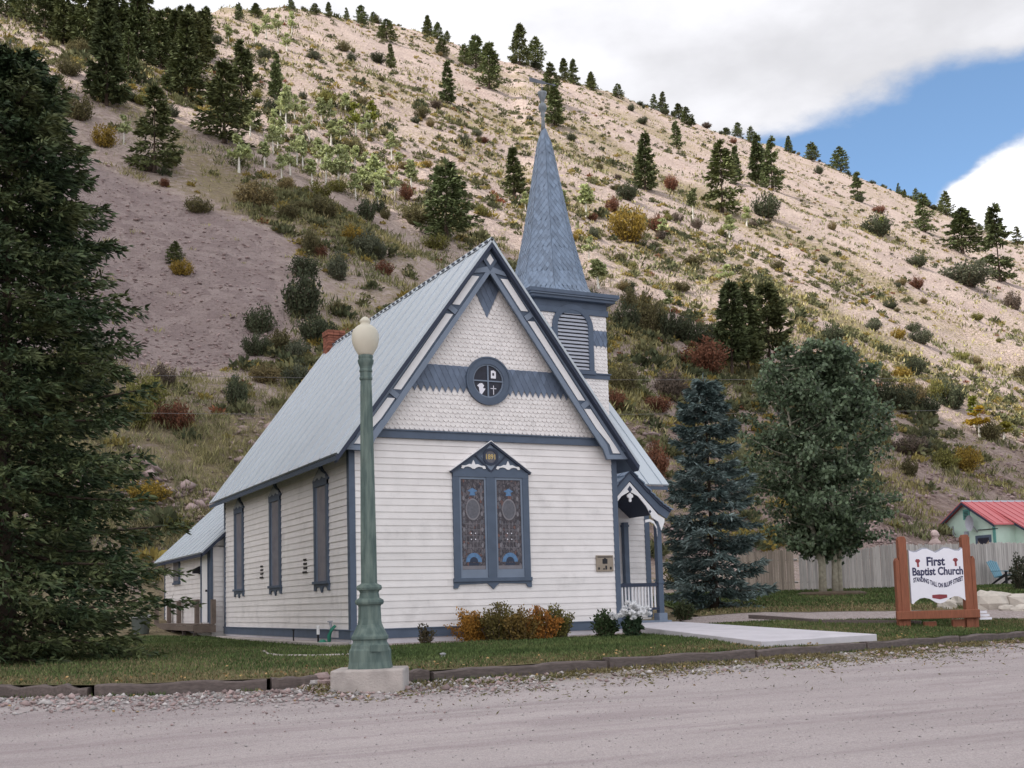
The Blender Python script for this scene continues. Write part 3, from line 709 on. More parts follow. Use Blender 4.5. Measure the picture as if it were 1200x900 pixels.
def text_mesh(s, size, font_offset=0.0, shear=0.0, extrude=0.004):
    cu = bpy.data.curves.new('letters', 'FONT'); cu.body = s; cu.size = size; cu.align_x = 'CENTER'; cu.align_y = 'CENTER'; cu.extrude = extrude; cu.offset = font_offset; cu.shear = shear; cu.resolution_u = 3
    o = bpy.data.objects.new('letters', cu); COL.objects.link(o)
    dg = bpy.context.evaluated_depsgraph_get(); me = bpy.data.meshes.new_from_object(o.evaluated_get(dg))
    bpy.data.objects.remove(o); bpy.data.curves.remove(cu); return me
def place_text(s, width, height, M, a, b, d, material, name, parent, wave=None, offset=0.0):
    me = text_mesh(s, 1.0, offset, 0.0, 0.0)
    n = len(me.vertices); co = np.zeros(n*3); me.vertices.foreach_get('co', co); co = co.reshape(-1, 3)
    lo = co.min(0); hi = co.max(0)
    co[:, 0] = (co[:, 0]-(lo[0]+hi[0])/2)*width/(hi[0]-lo[0]); co[:, 1] = (co[:, 1]-(lo[1]+hi[1])/2)*height/(hi[1]-lo[1])
    if wave: co[:, 1] += np.array([wave(x) for x in co[:, 0]])
    P = np.array([M(a+x, b+y, d) for x, y, z in co]); me.vertices.foreach_set('co', P.reshape(-1)); me.name = name
    return finish(me, name, [material], parent)

# the double front window
m1 = MB()
X0, X1 = 2.29, 4.12
m1.box((X0, -.06, 1.02), (X0+.15, 0, 3.26)); m1.box((X1-.15, -.06, 1.02), (X1, 0, 3.26)); m1.box((3.085, -.06, 1.02), (3.295, 0, 3.26))
m1.box((X0, -.065, 3.20), (X1, 0, 3.32)); m1.box((X0-.02, -.085, .94), (X1+.02, 0, 1.02)); 
m1.prism([(X0-.02, 3.31), (X1+.02, 3.31), (3.205, 3.95)], .0, .045, FRONT)
m1.prism([(X0-.02, .95), (X1+.02, .95), (X1+.02, .80), (X1-.07, .80), (X1-.12, .88), (3.35, .90), (3.26, .83), (3.205, .77), (3.15, .83), (3.06, .90), (X0+.12, .88), (X0+.07, .80), (X0-.02, .80)], .0, .05, FRONT)
fw = m1.build('front_window', ['blue_trim'], church)
for x0, x1 in ((2.44, 3.085), (3.295, 3.97)):
    m2 = MB(); m2.box((x0, -.040, 1.02), (x0+.045, 0.0, 3.20)); m2.box((x1-.045, -.040, 1.02), (x1, 0.0, 3.20)); m2.box((x0, -.041, 3.15), (x1, 0, 3.20)); m2.box((x0, -.041, 1.02), (x1, 0, 1.20)); m2.build('sash', ['light_blue_trim'], fw)
    m3 = MB(); m3.box((x0+.045, -.024, 1.20), (x1-.045, -.003, 3.15)); m3.build('leaded_pane', ['stained_glass'], fw)
    m4 = MB(); cx = (x0+x1)/2; z = 2.50
    m4.prism([(cx+.155*math.cos(a), z+.225*math.sin(a)) for a in np.linspace(0, 6.283, 20, endpoint=False)], .0245, .027, FRONT, 1)
    ring(m4, cx, z, .85*.17, .17, .0275, .029, lambda a, b, d: FRONT(a, z+(b-z)*1.4, d), 24, 3)
    m4.prism([(cx-.12, 2.90), (cx-.05, 2.87), (cx-.07, 2.80), (cx+.07, 2.80), (cx+.05, 2.87), (cx+.12, 2.90), (cx+.06, 2.93), (cx, 2.965), (cx-.06, 2.93)], .0245, .028, FRONT, 0)
    m4.prism([(cx+.19*math.cos(a), 1.36+.20*math.sin(a)) for a in np.linspace(0, math.pi, 12)], .0245, .028, FRONT, 0)
    m4.prism([(cx+.10*math.cos(a), 1.36+.11*math.sin(a)) for a in np.linspace(0, math.pi, 10)], .0282, .03, FRONT, 2)
    m4.box((cx-.12, -.028, 1.285), (cx+.12, -.0245, 1.345), 2)
    m4.box((x0+.05, -.027, 1.205), (x1-.05, -.0245, 1.28), 3)
    for q in range(5): m4.box((cx-.17+q*.085-.004, -.0268, 1.62), (cx-.17+q*.085+.004, -.0245, 2.24), 3)
    for q in range(5): m4.box((cx-.21, -.0266, 1.66+q*.13), (cx+.21, -.0245, 1.668+q*.13), 3)
    for zz in (1.85, 1.98): 
        for dx in (-.05, .05): m4.box((cx+dx-.012, -.0285, zz-.012), (cx+dx+.012, -.027, zz+.012), 5)
    for sx in (-.215, .215):
        for q in range(9): m4.prism([(cx+sx+.03*math.cos(a), 1.55+q*.17+.055*math.sin(a)) for a in np.linspace(0, 6.283, 6, endpoint=False)], .0245, .0265, FRONT, 3 if q % 2 else 1)
    m4.build('leaded_ornament', ['glass_blue', 'glass_grey', 'dark_blue', 'lead_light', 'gold', 'sign_white'], fw)
m2 = MB()
for sg in (-1, 1):
    a = (3.205, 3.99); b_ = (3.205+sg*.97, 3.315); nrm = np.array([sg*.57, .82])*.045
    m2.prism([a, b_, (b_[0]-nrm[0]*.7, b_[1]-nrm[1]), (a[0], a[1]-.055)], .0, .10, FRONT)
m2.build('pediment_edge', ['dark_blue'], fw)
m2 = MB()
for sg in (-1, 1):
    a = (3.205, 4.0); b_ = (3.205+sg*.985, 3.318)
    m2.prism([(a[0], 4.006), (a[0], 3.990), (b_[0], 3.312), (b_[0], 3.33)], .0, .108, FRONT)
m2.build('pediment_cap', ['white_paint'], fw)
m2 = MB()
m2.prism([(3.205, 3.93), (3.43, 3.65), (3.205, 3.32), (2.98, 3.65)], .046, .058, FRONT); m2.build('date_panel', ['light_blue_trim'], fw)
m2 = MB(); ring(m2, 3.205, 3.65, .135, .19, .058, .078, FRONT, 28)
for sg in (-1, 1):
    m2.prism([(3.205, 3.30), (3.205+sg*.42, 3.705), (3.205+sg*.40, 3.73), (3.205, 3.345)], .059, .07, FRONT)
m2.build('date_ring', ['dark_blue'], fw)
m2 = MB(); m2.prism([(3.205+.136*math.cos(a), 3.65+.136*math.sin(a)) for a in np.linspace(0, 6.283, 24, endpoint=False)], .0585, .062, FRONT); m2.build('date_disc', ['glass_grey'], fw)
place_text('1891', .225, .12, FRONT, 3.205, 3.65, .0645, 'gold', 'date_numerals', fw, offset=.03)
m2 = MB()
for cx in (2.79, 3.625):
    P = [(-.34, -.02), (-.32, .06), (-.22, .055), (-.12, .10), (-.05, .09), (-.03, .15), (0, .21), (.03, .15), (.05, .09), (.12, .10), (.22, .055), (.32, .06), (.34, -.02), (.28, -.03), (.24, .015), (.15, .03), (.08, .01), (.03, -.03), (-.03, -.03), (-.08, .01), (-.15, .03), (-.24, .015), (-.28, -.03)]
    m2.prism([(cx+x*.86, 3.40+y*.8) for x, y in P], .046, .066, FRONT)
m2.build('scroll_ornament', ['white_paint'], fw)

# three lancet windows down the side
for yc in (1.88, 5.65, 9.37):
    hw = .50
    m1 = MB()
    m1.box((-.055, yc-hw, 1.05), (0, yc-hw+.13, 3.26)); m1.box((-.055, yc+hw-.13, 1.05), (0, yc+hw, 3.26))
    m1.box((-.06, yc-hw, 3.14), (0, yc+hw, 3.24)); m1.box((-.09, yc-hw-.04, .99), (0, yc+hw+.04, 1.05))
    m1.prism([(yc-hw-.05, 3.24), (yc-hw-.05, 3.30), (yc-.12, 3.52), (yc, 3.66), (yc+.12, 3.52), (yc+hw+.05, 3.30), (yc+hw+.05, 3.24)], .0, .05, LEFT)
    m1.prism([(yc-hw-.04, .99), (yc+hw+.04, .99), (yc+hw+.04, .84), (yc+hw-.06, .84), (yc+hw-.14, .92), (yc+.12, .93), (yc, .80), (yc-.12, .93), (yc-hw+.14, .92), (yc-hw+.06, .84), (yc-hw-.04, .84)], .0, .05, LEFT)
    w_ = m1.build('side_window', ['blue_trim'], church)
    m2 = MB(); m2.box((-.035, yc-hw+.13, 1.05), (-.01, yc-hw+.19, 3.14)); m2.box((-.035, yc+hw-.19, 1.05), (-.01, yc+hw-.13, 3.14)); m2.build('sash', ['light_blue_trim'], w_)
    m2 = MB(); m2.box((-.024, yc-hw+.19, 1.05), (-.003, yc+hw-.19, 3.14)); m2.build('leaded_pane', ['glass_side'] if 'glass_side' in MATS else [mat('glass_side', (0.24, 0.23, 0.265), 0.3, 0.25, 3.0, col2=(0.15, 0.145, 0.175))], w_)
    m2 = MB()
    m2.prism([(yc-.42, 3.28), (yc-.40, 3.36), (yc-.2, 3.42), (yc, 3.52), (yc+.2, 3.42), (yc+.40, 3.36), (yc+.42, 3.28), (yc+.3, 3.29), (yc+.16, 3.34), (yc, 3.27), (yc-.16, 3.34), (yc-.3, 3.29)], .051, .066, LEFT)
    m2.build('carved_hood', ['pale_slat'], w_)
for yc in (3.18, 7.02):
    m1 = MB()
    for q in range(4): m1.box((-.028, yc-.17+(.04 if q == 3 else 0), 1.27+q*.095), (-.002, yc+(.17 if q == 0 else .10), 1.315+q*.095))
    m1.build('wall_vent', ['black'], church)
m1 = MB(); m1.box((-.05, .72, -.16), (-.046, 1.25, .0)); m1.build('crawl_vent', ['pale_concrete'], church)

# plaque
m1 = MB(); m1.box((5.80, -.05, 1.115), (6.25, -.018, 1.485)); pq = m1.build('wall_plaque', ['plaque_tan'], church, bevel=.008)
m1 = MB()
m1.box((5.83, -.054, 1.435), (6.22, -.0505, 1.455)); m1.box((5.96, -.054, 1.29), (6.09, -.0505, 1.40)); m1.box((6.0, -.056, 1.36), (6.05, -.0505, 1.42))
for x, h in ((5.86, .05), (5.99, .03), (6.05, .09), (6.17, .06)): m1.box((x-.02, -.054, 1.16), (x+.025, -.0505, 1.16+h))
m1.build('plaque_relief', ['black'], pq)

# chimney on the ridge
m1 = MB()
ch0 = 10.45
cz0 = RIDGE-.6
r_ = np.random.default_rng(5)
for k in range(12):
    z = cz0+k*.08; o = 0.03 if k >= 10 else 0
    for (ax, n_) in (('f', 3), ('l', 3)):
        for i in range(n_):
            w = (.50+2*o)/n_; j = r_.uniform(-.004, .004)
            if ax == 'f': m1.box((XC-.25-o+i*w+.004, ch0-o, z+.004), (XC-.25-o+(i+1)*w-.004, ch0+.12, z+.074))
            else: m1.box((XC-.25-o-.001, ch0+.125+i*.13, z+.004), (XC-.13, ch0+.125+(i+1)*.13-.008, z+.074))
m1.box((XC-.13, ch0+.1, cz0), (XC+.24, ch0+.5, cz0+.95), 0)
m1.build('chimney', ['brick'], church)

# steeple tower
TX0, TX1, TY0, TY1 = 6.27, 8.39, 3.40, 5.52
m1 = MB(); m1.box((TX0+.002, TY0+.002, 2.0), (TX1-.002, TY1, 8.3)); m1.build('tower_core', ['white_shingle'], church)
lx, lz = 7.35, 7.64
inl = lambda x, z: abs(x-lx) < .52 and 6.45 < z < lz or math.hypot(x-lx, z-lz) < .54
TF = FRONTY(TY0); TL = lambda a, b, d: (TX0-d, a, b); TR = RIGHTW(TX1)
m1 = MB()
tb = lambda z: 7.18 < z < 7.60
fishscale(m1, TF, TX0, TX1, 4.0, 8.0, .112, .098, lambda x, z: not inl(x, z) and not tb(z), seed=21)
fishscale(m1, TL, TY0, TY1, 4.5, 8.0, .112, .098, lambda x, z: not tb(z), seed=22)
fishscale(m1, TR, TY0, TY1, 4.5, 8.0, .112, .098, lambda x, z: not tb(z), seed=23)
m1.build('tower_shingles', ['white_shingle'], church)
for TM, a_, b_, kp in ((TF, TX0, lx-.5, 1), (TF, lx+.5, TX1, 1), (TL, TY0, TY1, 0), (TR, TY0, TY1, 0)):
    m1 = MB(); diamonds(m1, lambda a, b, d: TM(a, b, d+.022), a_, b_, 7.1, 7.60, .142, .30, lambda x, z: z > 7.08 and not (kp and inl(x, z)), seed=24)
    m1.prism([(a_, 7.2), (b_, 7.2), (b_, 7.6), (a_, 7.6)], .001, .026, TM); m1.build('tower_shingle_belt', ['blue_shingle'], church)
m1 = MB()
m1.box((TX0-.05, TY0-.05, 6.30), (TX1+.05, TY1+.05, 6.42)); m1.box((TX0-.08, TY0-.08, 6.42), (TX1+.08, TY1+.08, 6.45)); m1.build('tower_string_course', ['blue_trim'], church)
m1 = MB()
m1.box((TX0-.06, TY0-.06, 8.0), (TX1+.06, TY1+.06, 8.16)); m1.box((TX0-.03, TY0-.03, 8.16), (TX1+.03, TY1+.03, 8.34)); 
m1.box((TX0-.20, TY0-.20, 8.34), (TX1+.20, TY1+.20, 8.42)); m1.box((TX0-.29, TY0-.29, 8.455), (TX1+.29, TY1+.29, 8.56)); tcx, tcy = (TX0+TX1)/2, (TY0+TY1)/2
cn = m1.build('tower_cornice', ['blue_trim'], church, bevel=.01)
m1 = MB(); m1.box((TX0-.25, TY0-.25, 8.421), (TX1+.25, TY1+.25, 8.454)); m1.build('cornice_bead', ['light_blue_trim'], cn)
m1 = MB()
ring(m1, lx, lz, .465, .61, .0, .07, TF, 24, 0, 0, math.pi)
m1.box((lx-.61, TY0-.07, 6.46), (lx-.465, TY0, lz)); m1.box((lx+.465, TY0-.07, 6.46), (lx+.61, TY0, lz)); m1.box((lx-.64, TY0-.09, 6.40), (lx+.64, TY0-.051, 6.50))
lv = m1.build('louvred_opening', ['blue_trim'], church)
m2 = MB()
z = 6.53
while z < lz+.42:
    hw = .465 if z < lz else math.sqrt(max(.465**2-(z-lz+.03)**2, .01))
    m2.add([TF(lx-hw, z, .055), TF(lx+hw, z, .055), TF(lx+hw, z+.06, .02), TF(lx-hw, z+.06, .02), TF(lx-hw, z-.012, .05), TF(lx+hw, z-.012, .05)], [(0, 1, 2, 3), (4, 5, 1, 0)]); z += .098
m2.build('louvre_slat', ['pale_slat'] if 1 else [], lv)
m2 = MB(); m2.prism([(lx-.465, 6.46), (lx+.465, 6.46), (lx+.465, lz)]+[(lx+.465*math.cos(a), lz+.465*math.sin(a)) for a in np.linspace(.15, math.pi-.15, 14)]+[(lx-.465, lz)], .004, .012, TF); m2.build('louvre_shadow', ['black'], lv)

# spire: flared octagon of diamond slates
SPX, SPY = 7.31, tcy
prof_z = [8.56, 8.70, 8.95, 9.20, 9.45, 9.99, 10.63, 11.3, 11.98, 12.66, 13.0, 13.46]
prof_r = [1.28, 1.10, .965, .90, .845, .72, .59, .475, .36, .25, .19, .065]
rz = lambda z: float(np.interp(z, prof_z, prof_r))
axx = lambda z: SPX-0.035*(z-8.56)/5.0
m1 = MB()
nS = 8
V = []; F = []
for z in prof_z:
    for i in range(nS):
        a = math.pi/8+2*math.pi*i/nS; V.append((axx(z)+rz(z)/math.cos(math.pi/8)*math.cos(a)*.996, SPY+rz(z)/math.cos(math.pi/8)*math.sin(a)*.996, z-.004))
for k in range(len(prof_z)-1):
    for i in range(nS): F.append((k*nS+i, k*nS+(i+1) % nS, (k+1)*nS+(i+1) % nS, (k+1)*nS+i))
m1.add(V, F); 
r_ = np.random.default_rng(8)
def sp_pt(face, s, z, o):
    a = math.pi/4*face; r = rz(z)+o; hw = rz(z)*math.tan(math.pi/8)
    return (axx(z)+r*math.cos(a)-s*hw*math.sin(a), SPY+r*math.sin(a)+s*hw*math.cos(a), z)
z = 13.3; row = 0
dz = 0.098
while z > 8.6:
    for f in range(8):
        hw = rz(z-dz)*math.tan(math.pi/8); n = max(1, int(round(2*hw/.135)))
        for i in range(-1, n+1):
            c = -1+2*(i+.5+.5*(row % 2))/n; w = 1.0/n
            if c < -1.001 or c > 1.001: continue
            o = .018+r_.uniform(-.004, .004); cl = lambda s: max(-1.0, min(1.0, s))
            zz = [min(z+.02, 13.4), z-dz, max(z-2*dz+r_.uniform(-.006, .006), 8.57), z-dz]
            V = [sp_pt(f, cl(c), zz[0], .004), sp_pt(f, cl(c-w), zz[1], .011), sp_pt(f, cl(c), zz[2], o), sp_pt(f, cl(c+w), zz[3], .011), sp_pt(f, cl(c), zz[2]+.003, .001)]
            m1.add(V, [(0, 1, 2, 3), (1, 4, 2), (2, 4, 3)])
    z -= dz; row += 1
m1.build('spire', ['slate'], church)
m1 = MB(); fx = axx(13.5)-.02
m1.lathe([(.065, 13.40), (.05, 13.62), (.04, 13.78), (.07, 13.86), (.05, 13.92), (.085, 13.97), (.115, 14.04), (.115, 14.10), (.085, 14.17), (.04, 14.21), (.06, 14.25), (.09, 14.36), (.125, 14.46), (.13, 14.51), (.10, 14.52), (.03, 14.55)], 14, (fx, SPY, 0))
fn = m1.build('finial', [mat('finial_lead', (.21, .235, .255), .5, .25, 9)], church, smooth=True)
m1 = MB(); m1.tube([(fx, SPY, 14.5), (fx, SPY, 14.92)], .012, 6)
dv_ = np.array([1.0, 0.06])
wv = lambda s, z, d: (fx+dv_[0]*s-dv_[1]*d, SPY+dv_[1]*s+dv_[0]*d, z)
m1.prism([(-.40, 14.74), (-.40, 14.87), (.10, 14.84), (.12, 14.815), (.36, 14.81), (.36, 14.84), (.48, 14.80), (.36, 14.76), (.36, 14.79), (.12, 14.785), (.10, 14.755)], -.008, .008, wv)
m1.build('weather_vane', [mat('dull_iron', (.13, .14, .165), .5, .15)], fn)

# east wing behind the porch
WX1, WYF, WYB = 9.22, 3.0, 8.4
m1 = MB(); m1.box((WID+.005, WYF, -.05), (WX1, WYB, 3.45)); m1.prism([(WYF, 3.4), (WYB, 3.4), (5.7, 5.9)], WID, WX1, lambda a, b, d: (d, a, b)); m1.build('wing_core', ['white_siding'], church)
m1 = MB(); clapboard(m1, FRONTY(WYF-.001), WID+.05, WX1-.1, 0.0, 3.42, 24, seed=31); clapboard(m1, RIGHTW(WX1+.001), WYF+.1, WYB-.1, 0.0, 3.42, 24, seed=32); m1.build('wing_wall', ['white_siding'], church)
m1 = MB(); m1.box((WX1-.12, WYF-.03, 0), (WX1+.03, WYF+.12, 3.42)); m1.build('corner_board', ['blue_trim'], church)
m1 = MB()
def slab_y(mb, ya, za, yb, zb, x0, x1, th):
    n = np.array([0, -(zb-za), (yb-ya)], float); n /= np.linalg.norm(n)
    if n[2] < 0: n = -n
    V = []
    for (y, z) in ((ya, za), (yb, zb)):
        for x in (x0, x1): V.append((x, y, z)); V.append(tuple(np.array((x, y, z))-n*th))
    mb.add(V, [(0, 2, 6, 4), (1, 5, 7, 3), (0, 1, 3, 2), (4, 6, 7, 5), (0, 4, 5, 1), (2, 3, 7, 6)]); return n
n = slab_y(m1, 2.53, 3.44, 5.7, 6.42, WID-.02, 9.62, .045)
x = WID+.05
while x < 9.6:
    V = []
    for (y, z) in ((2.53, 3.44), (5.7, 6.42)):
        for dx, up_ in ((-.011, .0005), (-.006, .022), (.006, .022), (.011, .0005)): V.append((x+dx, y+n[1]*up_, z+n[2]*up_))
    m1.add(V, [(0, 1, 5, 4), (1, 2, 6, 5), (2, 3, 7, 6), (0, 3, 2, 1)], 1); x += .42
slab_y(m1, 8.85, 3.44, 5.7, 6.42, WID-.02, 9.62, .045)
wr = m1.build('wing_roof', ['metal_roof', 'metal_seam'], church)
m1 = MB(); m1.box((WID, 2.56, 3.30), (9.58, 2.585, 3.39)); m1.prism([(2.56, 3.37), (5.7, 6.30), (5.7, 6.18), (2.56, 3.26)], 9.575, 9.60, lambda a, b, d: (d, a, b)); m1.build('eave_board', ['blue_trim'], wr)
# tall narrow window of the porch wall
m1 = MB(); FY = FRONTY(WYF-.02)
m1.box((6.86, WYF-.09, 1.0), (6.98, WYF-.02, 2.95)); m1.box((7.34, WYF-.09, 1.0), (7.46, WYF-.02, 2.95)); m1.box((6.84, WYF-.1, 2.88), (7.48, WYF-.02, 3.0)); m1.box((6.80, WYF-.12, .92), (7.52, WYF-.02, 1.0))
pw = m1.build('porch_window', ['blue_trim'], church)
m1 = MB(); m1.box((6.98, WYF-.05, 1.0), (7.34, WYF-.022, 2.88)); m1.build('pane', ['glass'], pw)

# porch
PY = 1.30; PX = 7.60; PXL, PXR = 6.46, 8.74
pprof = [(0, 3.63), (.55, 3.10), (.90, 2.80), (1.17, 2.65)]
m1 = MB()
for sg in (-1, 1):
    for k in range(len(pprof)-1):
        (a, za), (b_, zb) = pprof[k], pprof[k+1]
        nsub = 3
        for q in range(nsub):                       # lapped shingle courses
            a0 = a+(b_-a)*q/nsub; a1 = a+(b_-a)*(q+1)/nsub; z0 = za+(zb-za)*q/nsub; z1 = za+(zb-za)*(q+1)/nsub
            xs = np.linspace(PY-.12, WYF, 9)
            for i in range(8):
                j = .006*((i*7+q*3+k) % 4)
                y0, y1 = xs[i]+.004, xs[i+1]-.004
                V = [(PX+sg*a0, y0, z0+.012), (PX+sg*a0, y1, z0+.012), (PX+sg*(a1+.03), y1, z1+.028+j), (PX+sg*(a1+.03), y0, z1+.028+j), (PX+sg*a0, y0, z0-.01), (PX+sg*a0, y1, z0-.01), (PX+sg*(a1+.03), y1, z1), (PX+sg*(a1+.03), y0, z1)]
                m1.add(V, [(0, 1, 2, 3), (4, 7, 6, 5), (0, 3, 7, 4), (1, 5, 6, 2), (2, 6, 7, 3)])
pr = m1.build('porch_roof', ['slate'], church)
MP = FRONTY(PY)
m1 = MB()
for sg in (-1, 1):
    o_ = [(PX+sg*a, z-.01) for a, z in pprof]; i_ = [(PX, 3.36), (PX+sg*.50, 2.86), (PX+sg*.82, 2.56), (PX+sg*1.04, 2.44)]
    for k in range(3): m1.prism([o_[k], o_[k+1], i_[k+1], i_[k]], .0, .05, MP)
pb = m1.build('porch_bargeboard', ['blue_trim'], church)
m1 = MB()
for sg in (-1, 1):
    o_ = [(PX+sg*a, z-.002) for a, z in pprof]
    for k in range(3): m1.prism([(o_[k][0], o_[k][1]+.012), (o_[k+1][0], o_[k+1][1]+.012), (o_[k+1][0]-sg*.03, o_[k+1][1]-.05), (o_[k][0], o_[k][1]-.06)], .05, .085, MP)
m1.build('verge', ['dark_blue'], pb)
m1 = MB()
# white pierced arch: outer edge follows the gable, inner edge is a pointed arch on two curves
for sg in (-1, 1):
    outer = [(0, 3.33), (.25, 3.08), (.50, 2.83), (.80, 2.53), (.98, 2.44), (.98, 2.36)]
    inner = [(0, 3.10), (.24, 2.98), (.46, 2.74), (.62, 2.46), (.80, 2.36), (.88, 2.14)]
    for k in range(5): m1.prism([(PX+sg*outer[k][0], outer[k][1]), (PX+sg*outer[k+1][0], outer[k+1][1]), (PX+sg*inner[k+1][0], inner[k+1][1]), (PX+sg*inner[k][0], inner[k][1])] if k < 2 else
        [(PX+sg*outer[k][0]-sg*.0, outer[k][1]), (PX+sg*outer[k+1][0], outer[k+1][1]), (PX+sg*(inner[k+1][0]+.03*0), inner[k+1][1]), (PX+sg*inner[k][0], inner[k][1])], .005, .035, MP)
for (dx, dz_) in ((0, 3.02), (0, 2.93), (-.05, 2.985), (.05, 2.985), (0, 2.88)): m1.prism([(PX+dx+.035*math.cos(a), dz_+.045*math.sin(a)) for a in np.linspace(0, 6.283, 10, endpoint=False)], .002+.001*dx*10+.0005*dz_, .042+.02*dx+.001*dz_, MP)
m1.build('porch_arch', ['white_paint'], church)
for (cx_, cz_, a_, b_) in ((PX, 3.15, .07, .09), (PX-.56, 2.61, .04, .05), (PX+.56, 2.61, .04, .05)):
    m1 = MB(); m1.prism([(cx_, cz_+b_), (cx_+a_, cz_), (cx_, cz_-b_), (cx_-a_, cz_)], .036, .040, MP); m1.build('arch_piercing', ['dark_blue'], church)
# curved bracket outside the arch at the right post
m1 = MB()
pa = [(8.02, 2.36), (8.15, 2.38), (8.27, 2.33), (8.35, 2.20), (8.36, 2.02)]
for k in range(4): m1.prism([(pa[k][0], pa[k][1]+.045), (pa[k+1][0], pa[k+1][1]+.045), (pa[k+1][0], pa[k+1][1]-.02), (pa[k][0], pa[k][1]-.02)], .0, .03, MP)
m1.build('post_bracket', ['white_paint'], church)
for x, y in ((8.43, PY+.07), (6.63, PY+.07), (8.43, WYF-.12)):
    m1 = MB(); m1.box((x-.07, y-.07, -.02), (x+.07, y+.07, 2.46)); m1.box((x-.085, y-.085, 2.34), (x+.085, y+.085, 2.40)); m1.box((x-.085, y-.085, .84), (x+.085, y+.085, .90)); pst = m1.build('porch_post', ['blue_trim'], church, bevel=.008)
    m2 = MB(); m2.box((x-.12, y-.12, -.09), (x+.12, y+.12, .12)); m2.build('post_base', ['light_blue_trim'], pst, bevel=.01)
m1 = MB(); m1.box((6.70, PY+.03, .77), (8.36, PY+.11, .86)); m1.build('handrail', ['dark_blue'], church)
m1 = MB(); m1.box((6.70, PY+.035, .20), (8.36, PY+.105, .26)); m1.build('bottom_rail', ['dark_blue'], church)
for i in range(17):
    x = 6.77+i*.094; m1 = MB(); m1.box((x-.016, PY+.05, .26), (x+.016, PY+.09, .77)); m1.build('baluster', ['white_paint'], church)
m1 = MB(); m1.box((6.45, PY-.12, -.40), (8.62, WYF, -.06)); m1.build('porch_floor', ['light_blue_trim'], church)
m1 = MB(); m1.prism([(PX-1.1, 2.62), (PX, 3.52), (PX+1.1, 2.62), (PX+1.05, 2.58), (PX, 3.46), (PX-1.05, 2.58)], -.06, -1.68, MP); m1.build('porch_ceiling', ['dark_blue'], church)

# rear annex
AX = -0.38; AY0, AY1 = 11.24, 18.4
m1 = MB(); m1.box((AX+.002, AY0+.001, -.4), (4.0, AY1, 2.35)); m1.prism([(AX+.002, 2.3), (4.0, 2.3), (3.6, 4.2), (2.2, 4.3)], -AY0-.001, -AY1, FRONT); m1.build('annex_core', ['white_siding'], church)
AL = lambda a, b, d: (AX-d, a, b)
m1 = MB(); clapboard(m1, AL, AY0+.02, AY1-.08, -.12, 2.32, 17, seed=41); clapboard(m1, FRONTY(AY0), AX+.05, -.035, -.12, 2.32, 17, seed=42); m1.build('annex_wall', ['white_siding'], church)
m1 = MB(); m1.box((AX-.03, AY1-.08, -.1), (AX+.05, AY1+.02, 2.34)); m1.build('corner_board', ['blue_trim'], church)
m1 = MB(); m1.box((AX-.032, AY0-.032, -.1), (AX+.04, AY0+.168, 2.34)); m1.build('corner_board', ['blue_trim'], church)
m1 = MB(); xe, ze = AX-.34, 2.16; xr = 2.2; zr = ze+(xr-xe)*.93
n = slab(m1, xr, zr, xe, ze, AY0-.22, AY1+.3, .045); seams(m1, xr, zr, xe, ze, AY0-.22, AY1+.3, .8, n, mi=1)
slab(m1, xr, zr, 5.0, ze, AY0-.22+.4, AY1+.3, .045)
ar = m1.build('annex_roof', ['metal_roof', 'metal_seam'], church)
m1 = MB(); m1.box((xe+.005, AY0-.21, ze-.13), (xe+.03, AY1+.28, ze-.045)); m1.prism([(xe, ze-.05), (xr, zr-.06), (xr, zr-.2), (xe, ze-.17)], -(AY0-.21), -(AY0-.19), FRONT); m1.prism([(xe, ze-.05), (xr, zr-.06), (xr, zr-.17), (xe, ze-.14)], -(AY1+.27), -(AY1+.29), FRONT); m1.build('eave_board', ['dark_blue'], ar)
m1 = MB(); dy0, dy1 = 11.52, 12.36
m1.box((AX-.035, dy0, .14), (AX-.022, dy1, 2.12)); d_ = m1.build('annex_door', ['white_paint'], church)
m1 = MB(); m1.box((AX-.06, dy0-.11, .14), (AX-.0, dy0, 2.2)); m1.box((AX-.06, dy1, .14), (AX, dy1+.11, 2.2)); m1.box((AX-.06, dy0, 2.12), (AX, dy1, 2.2)); m1.build('door_frame', ['blue_trim'], d_)
m1 = MB(); m1.box((AX-.09, dy0+.06, 1.03), (AX-.035, dy0+.14, 1.09)); m1.build('door_handle', ['black'], d_)
m1 = MB(); m1.box((AX-.055, 15.72, 1.42), (AX, 16.68, 2.10)); m1.box((AX-.09, 15.68, 1.36), (AX, 16.72, 1.42)); aw = m1.build('annex_window', ['blue_trim'], church)
m1 = MB(); m1.box((AX-.062, 15.84, 1.48), (AX-.0555, 16.56, 2.06)); m1.build('pane', ['glass_side'], aw)
m1 = MB(); m1.box((AX-.04, 12.68, 1.58), (AX, 12.80, 1.78)); m1.box((AX-.22, 12.66, 1.60), (AX-.04, 12.84, 1.70)); m1.prism([(AX-.26, 1.70), (AX-.02, 1.82), (AX-.02, 1.70)], -12.64, -12.86, FRONT); m1.build('wall_lamp', ['black'], church)

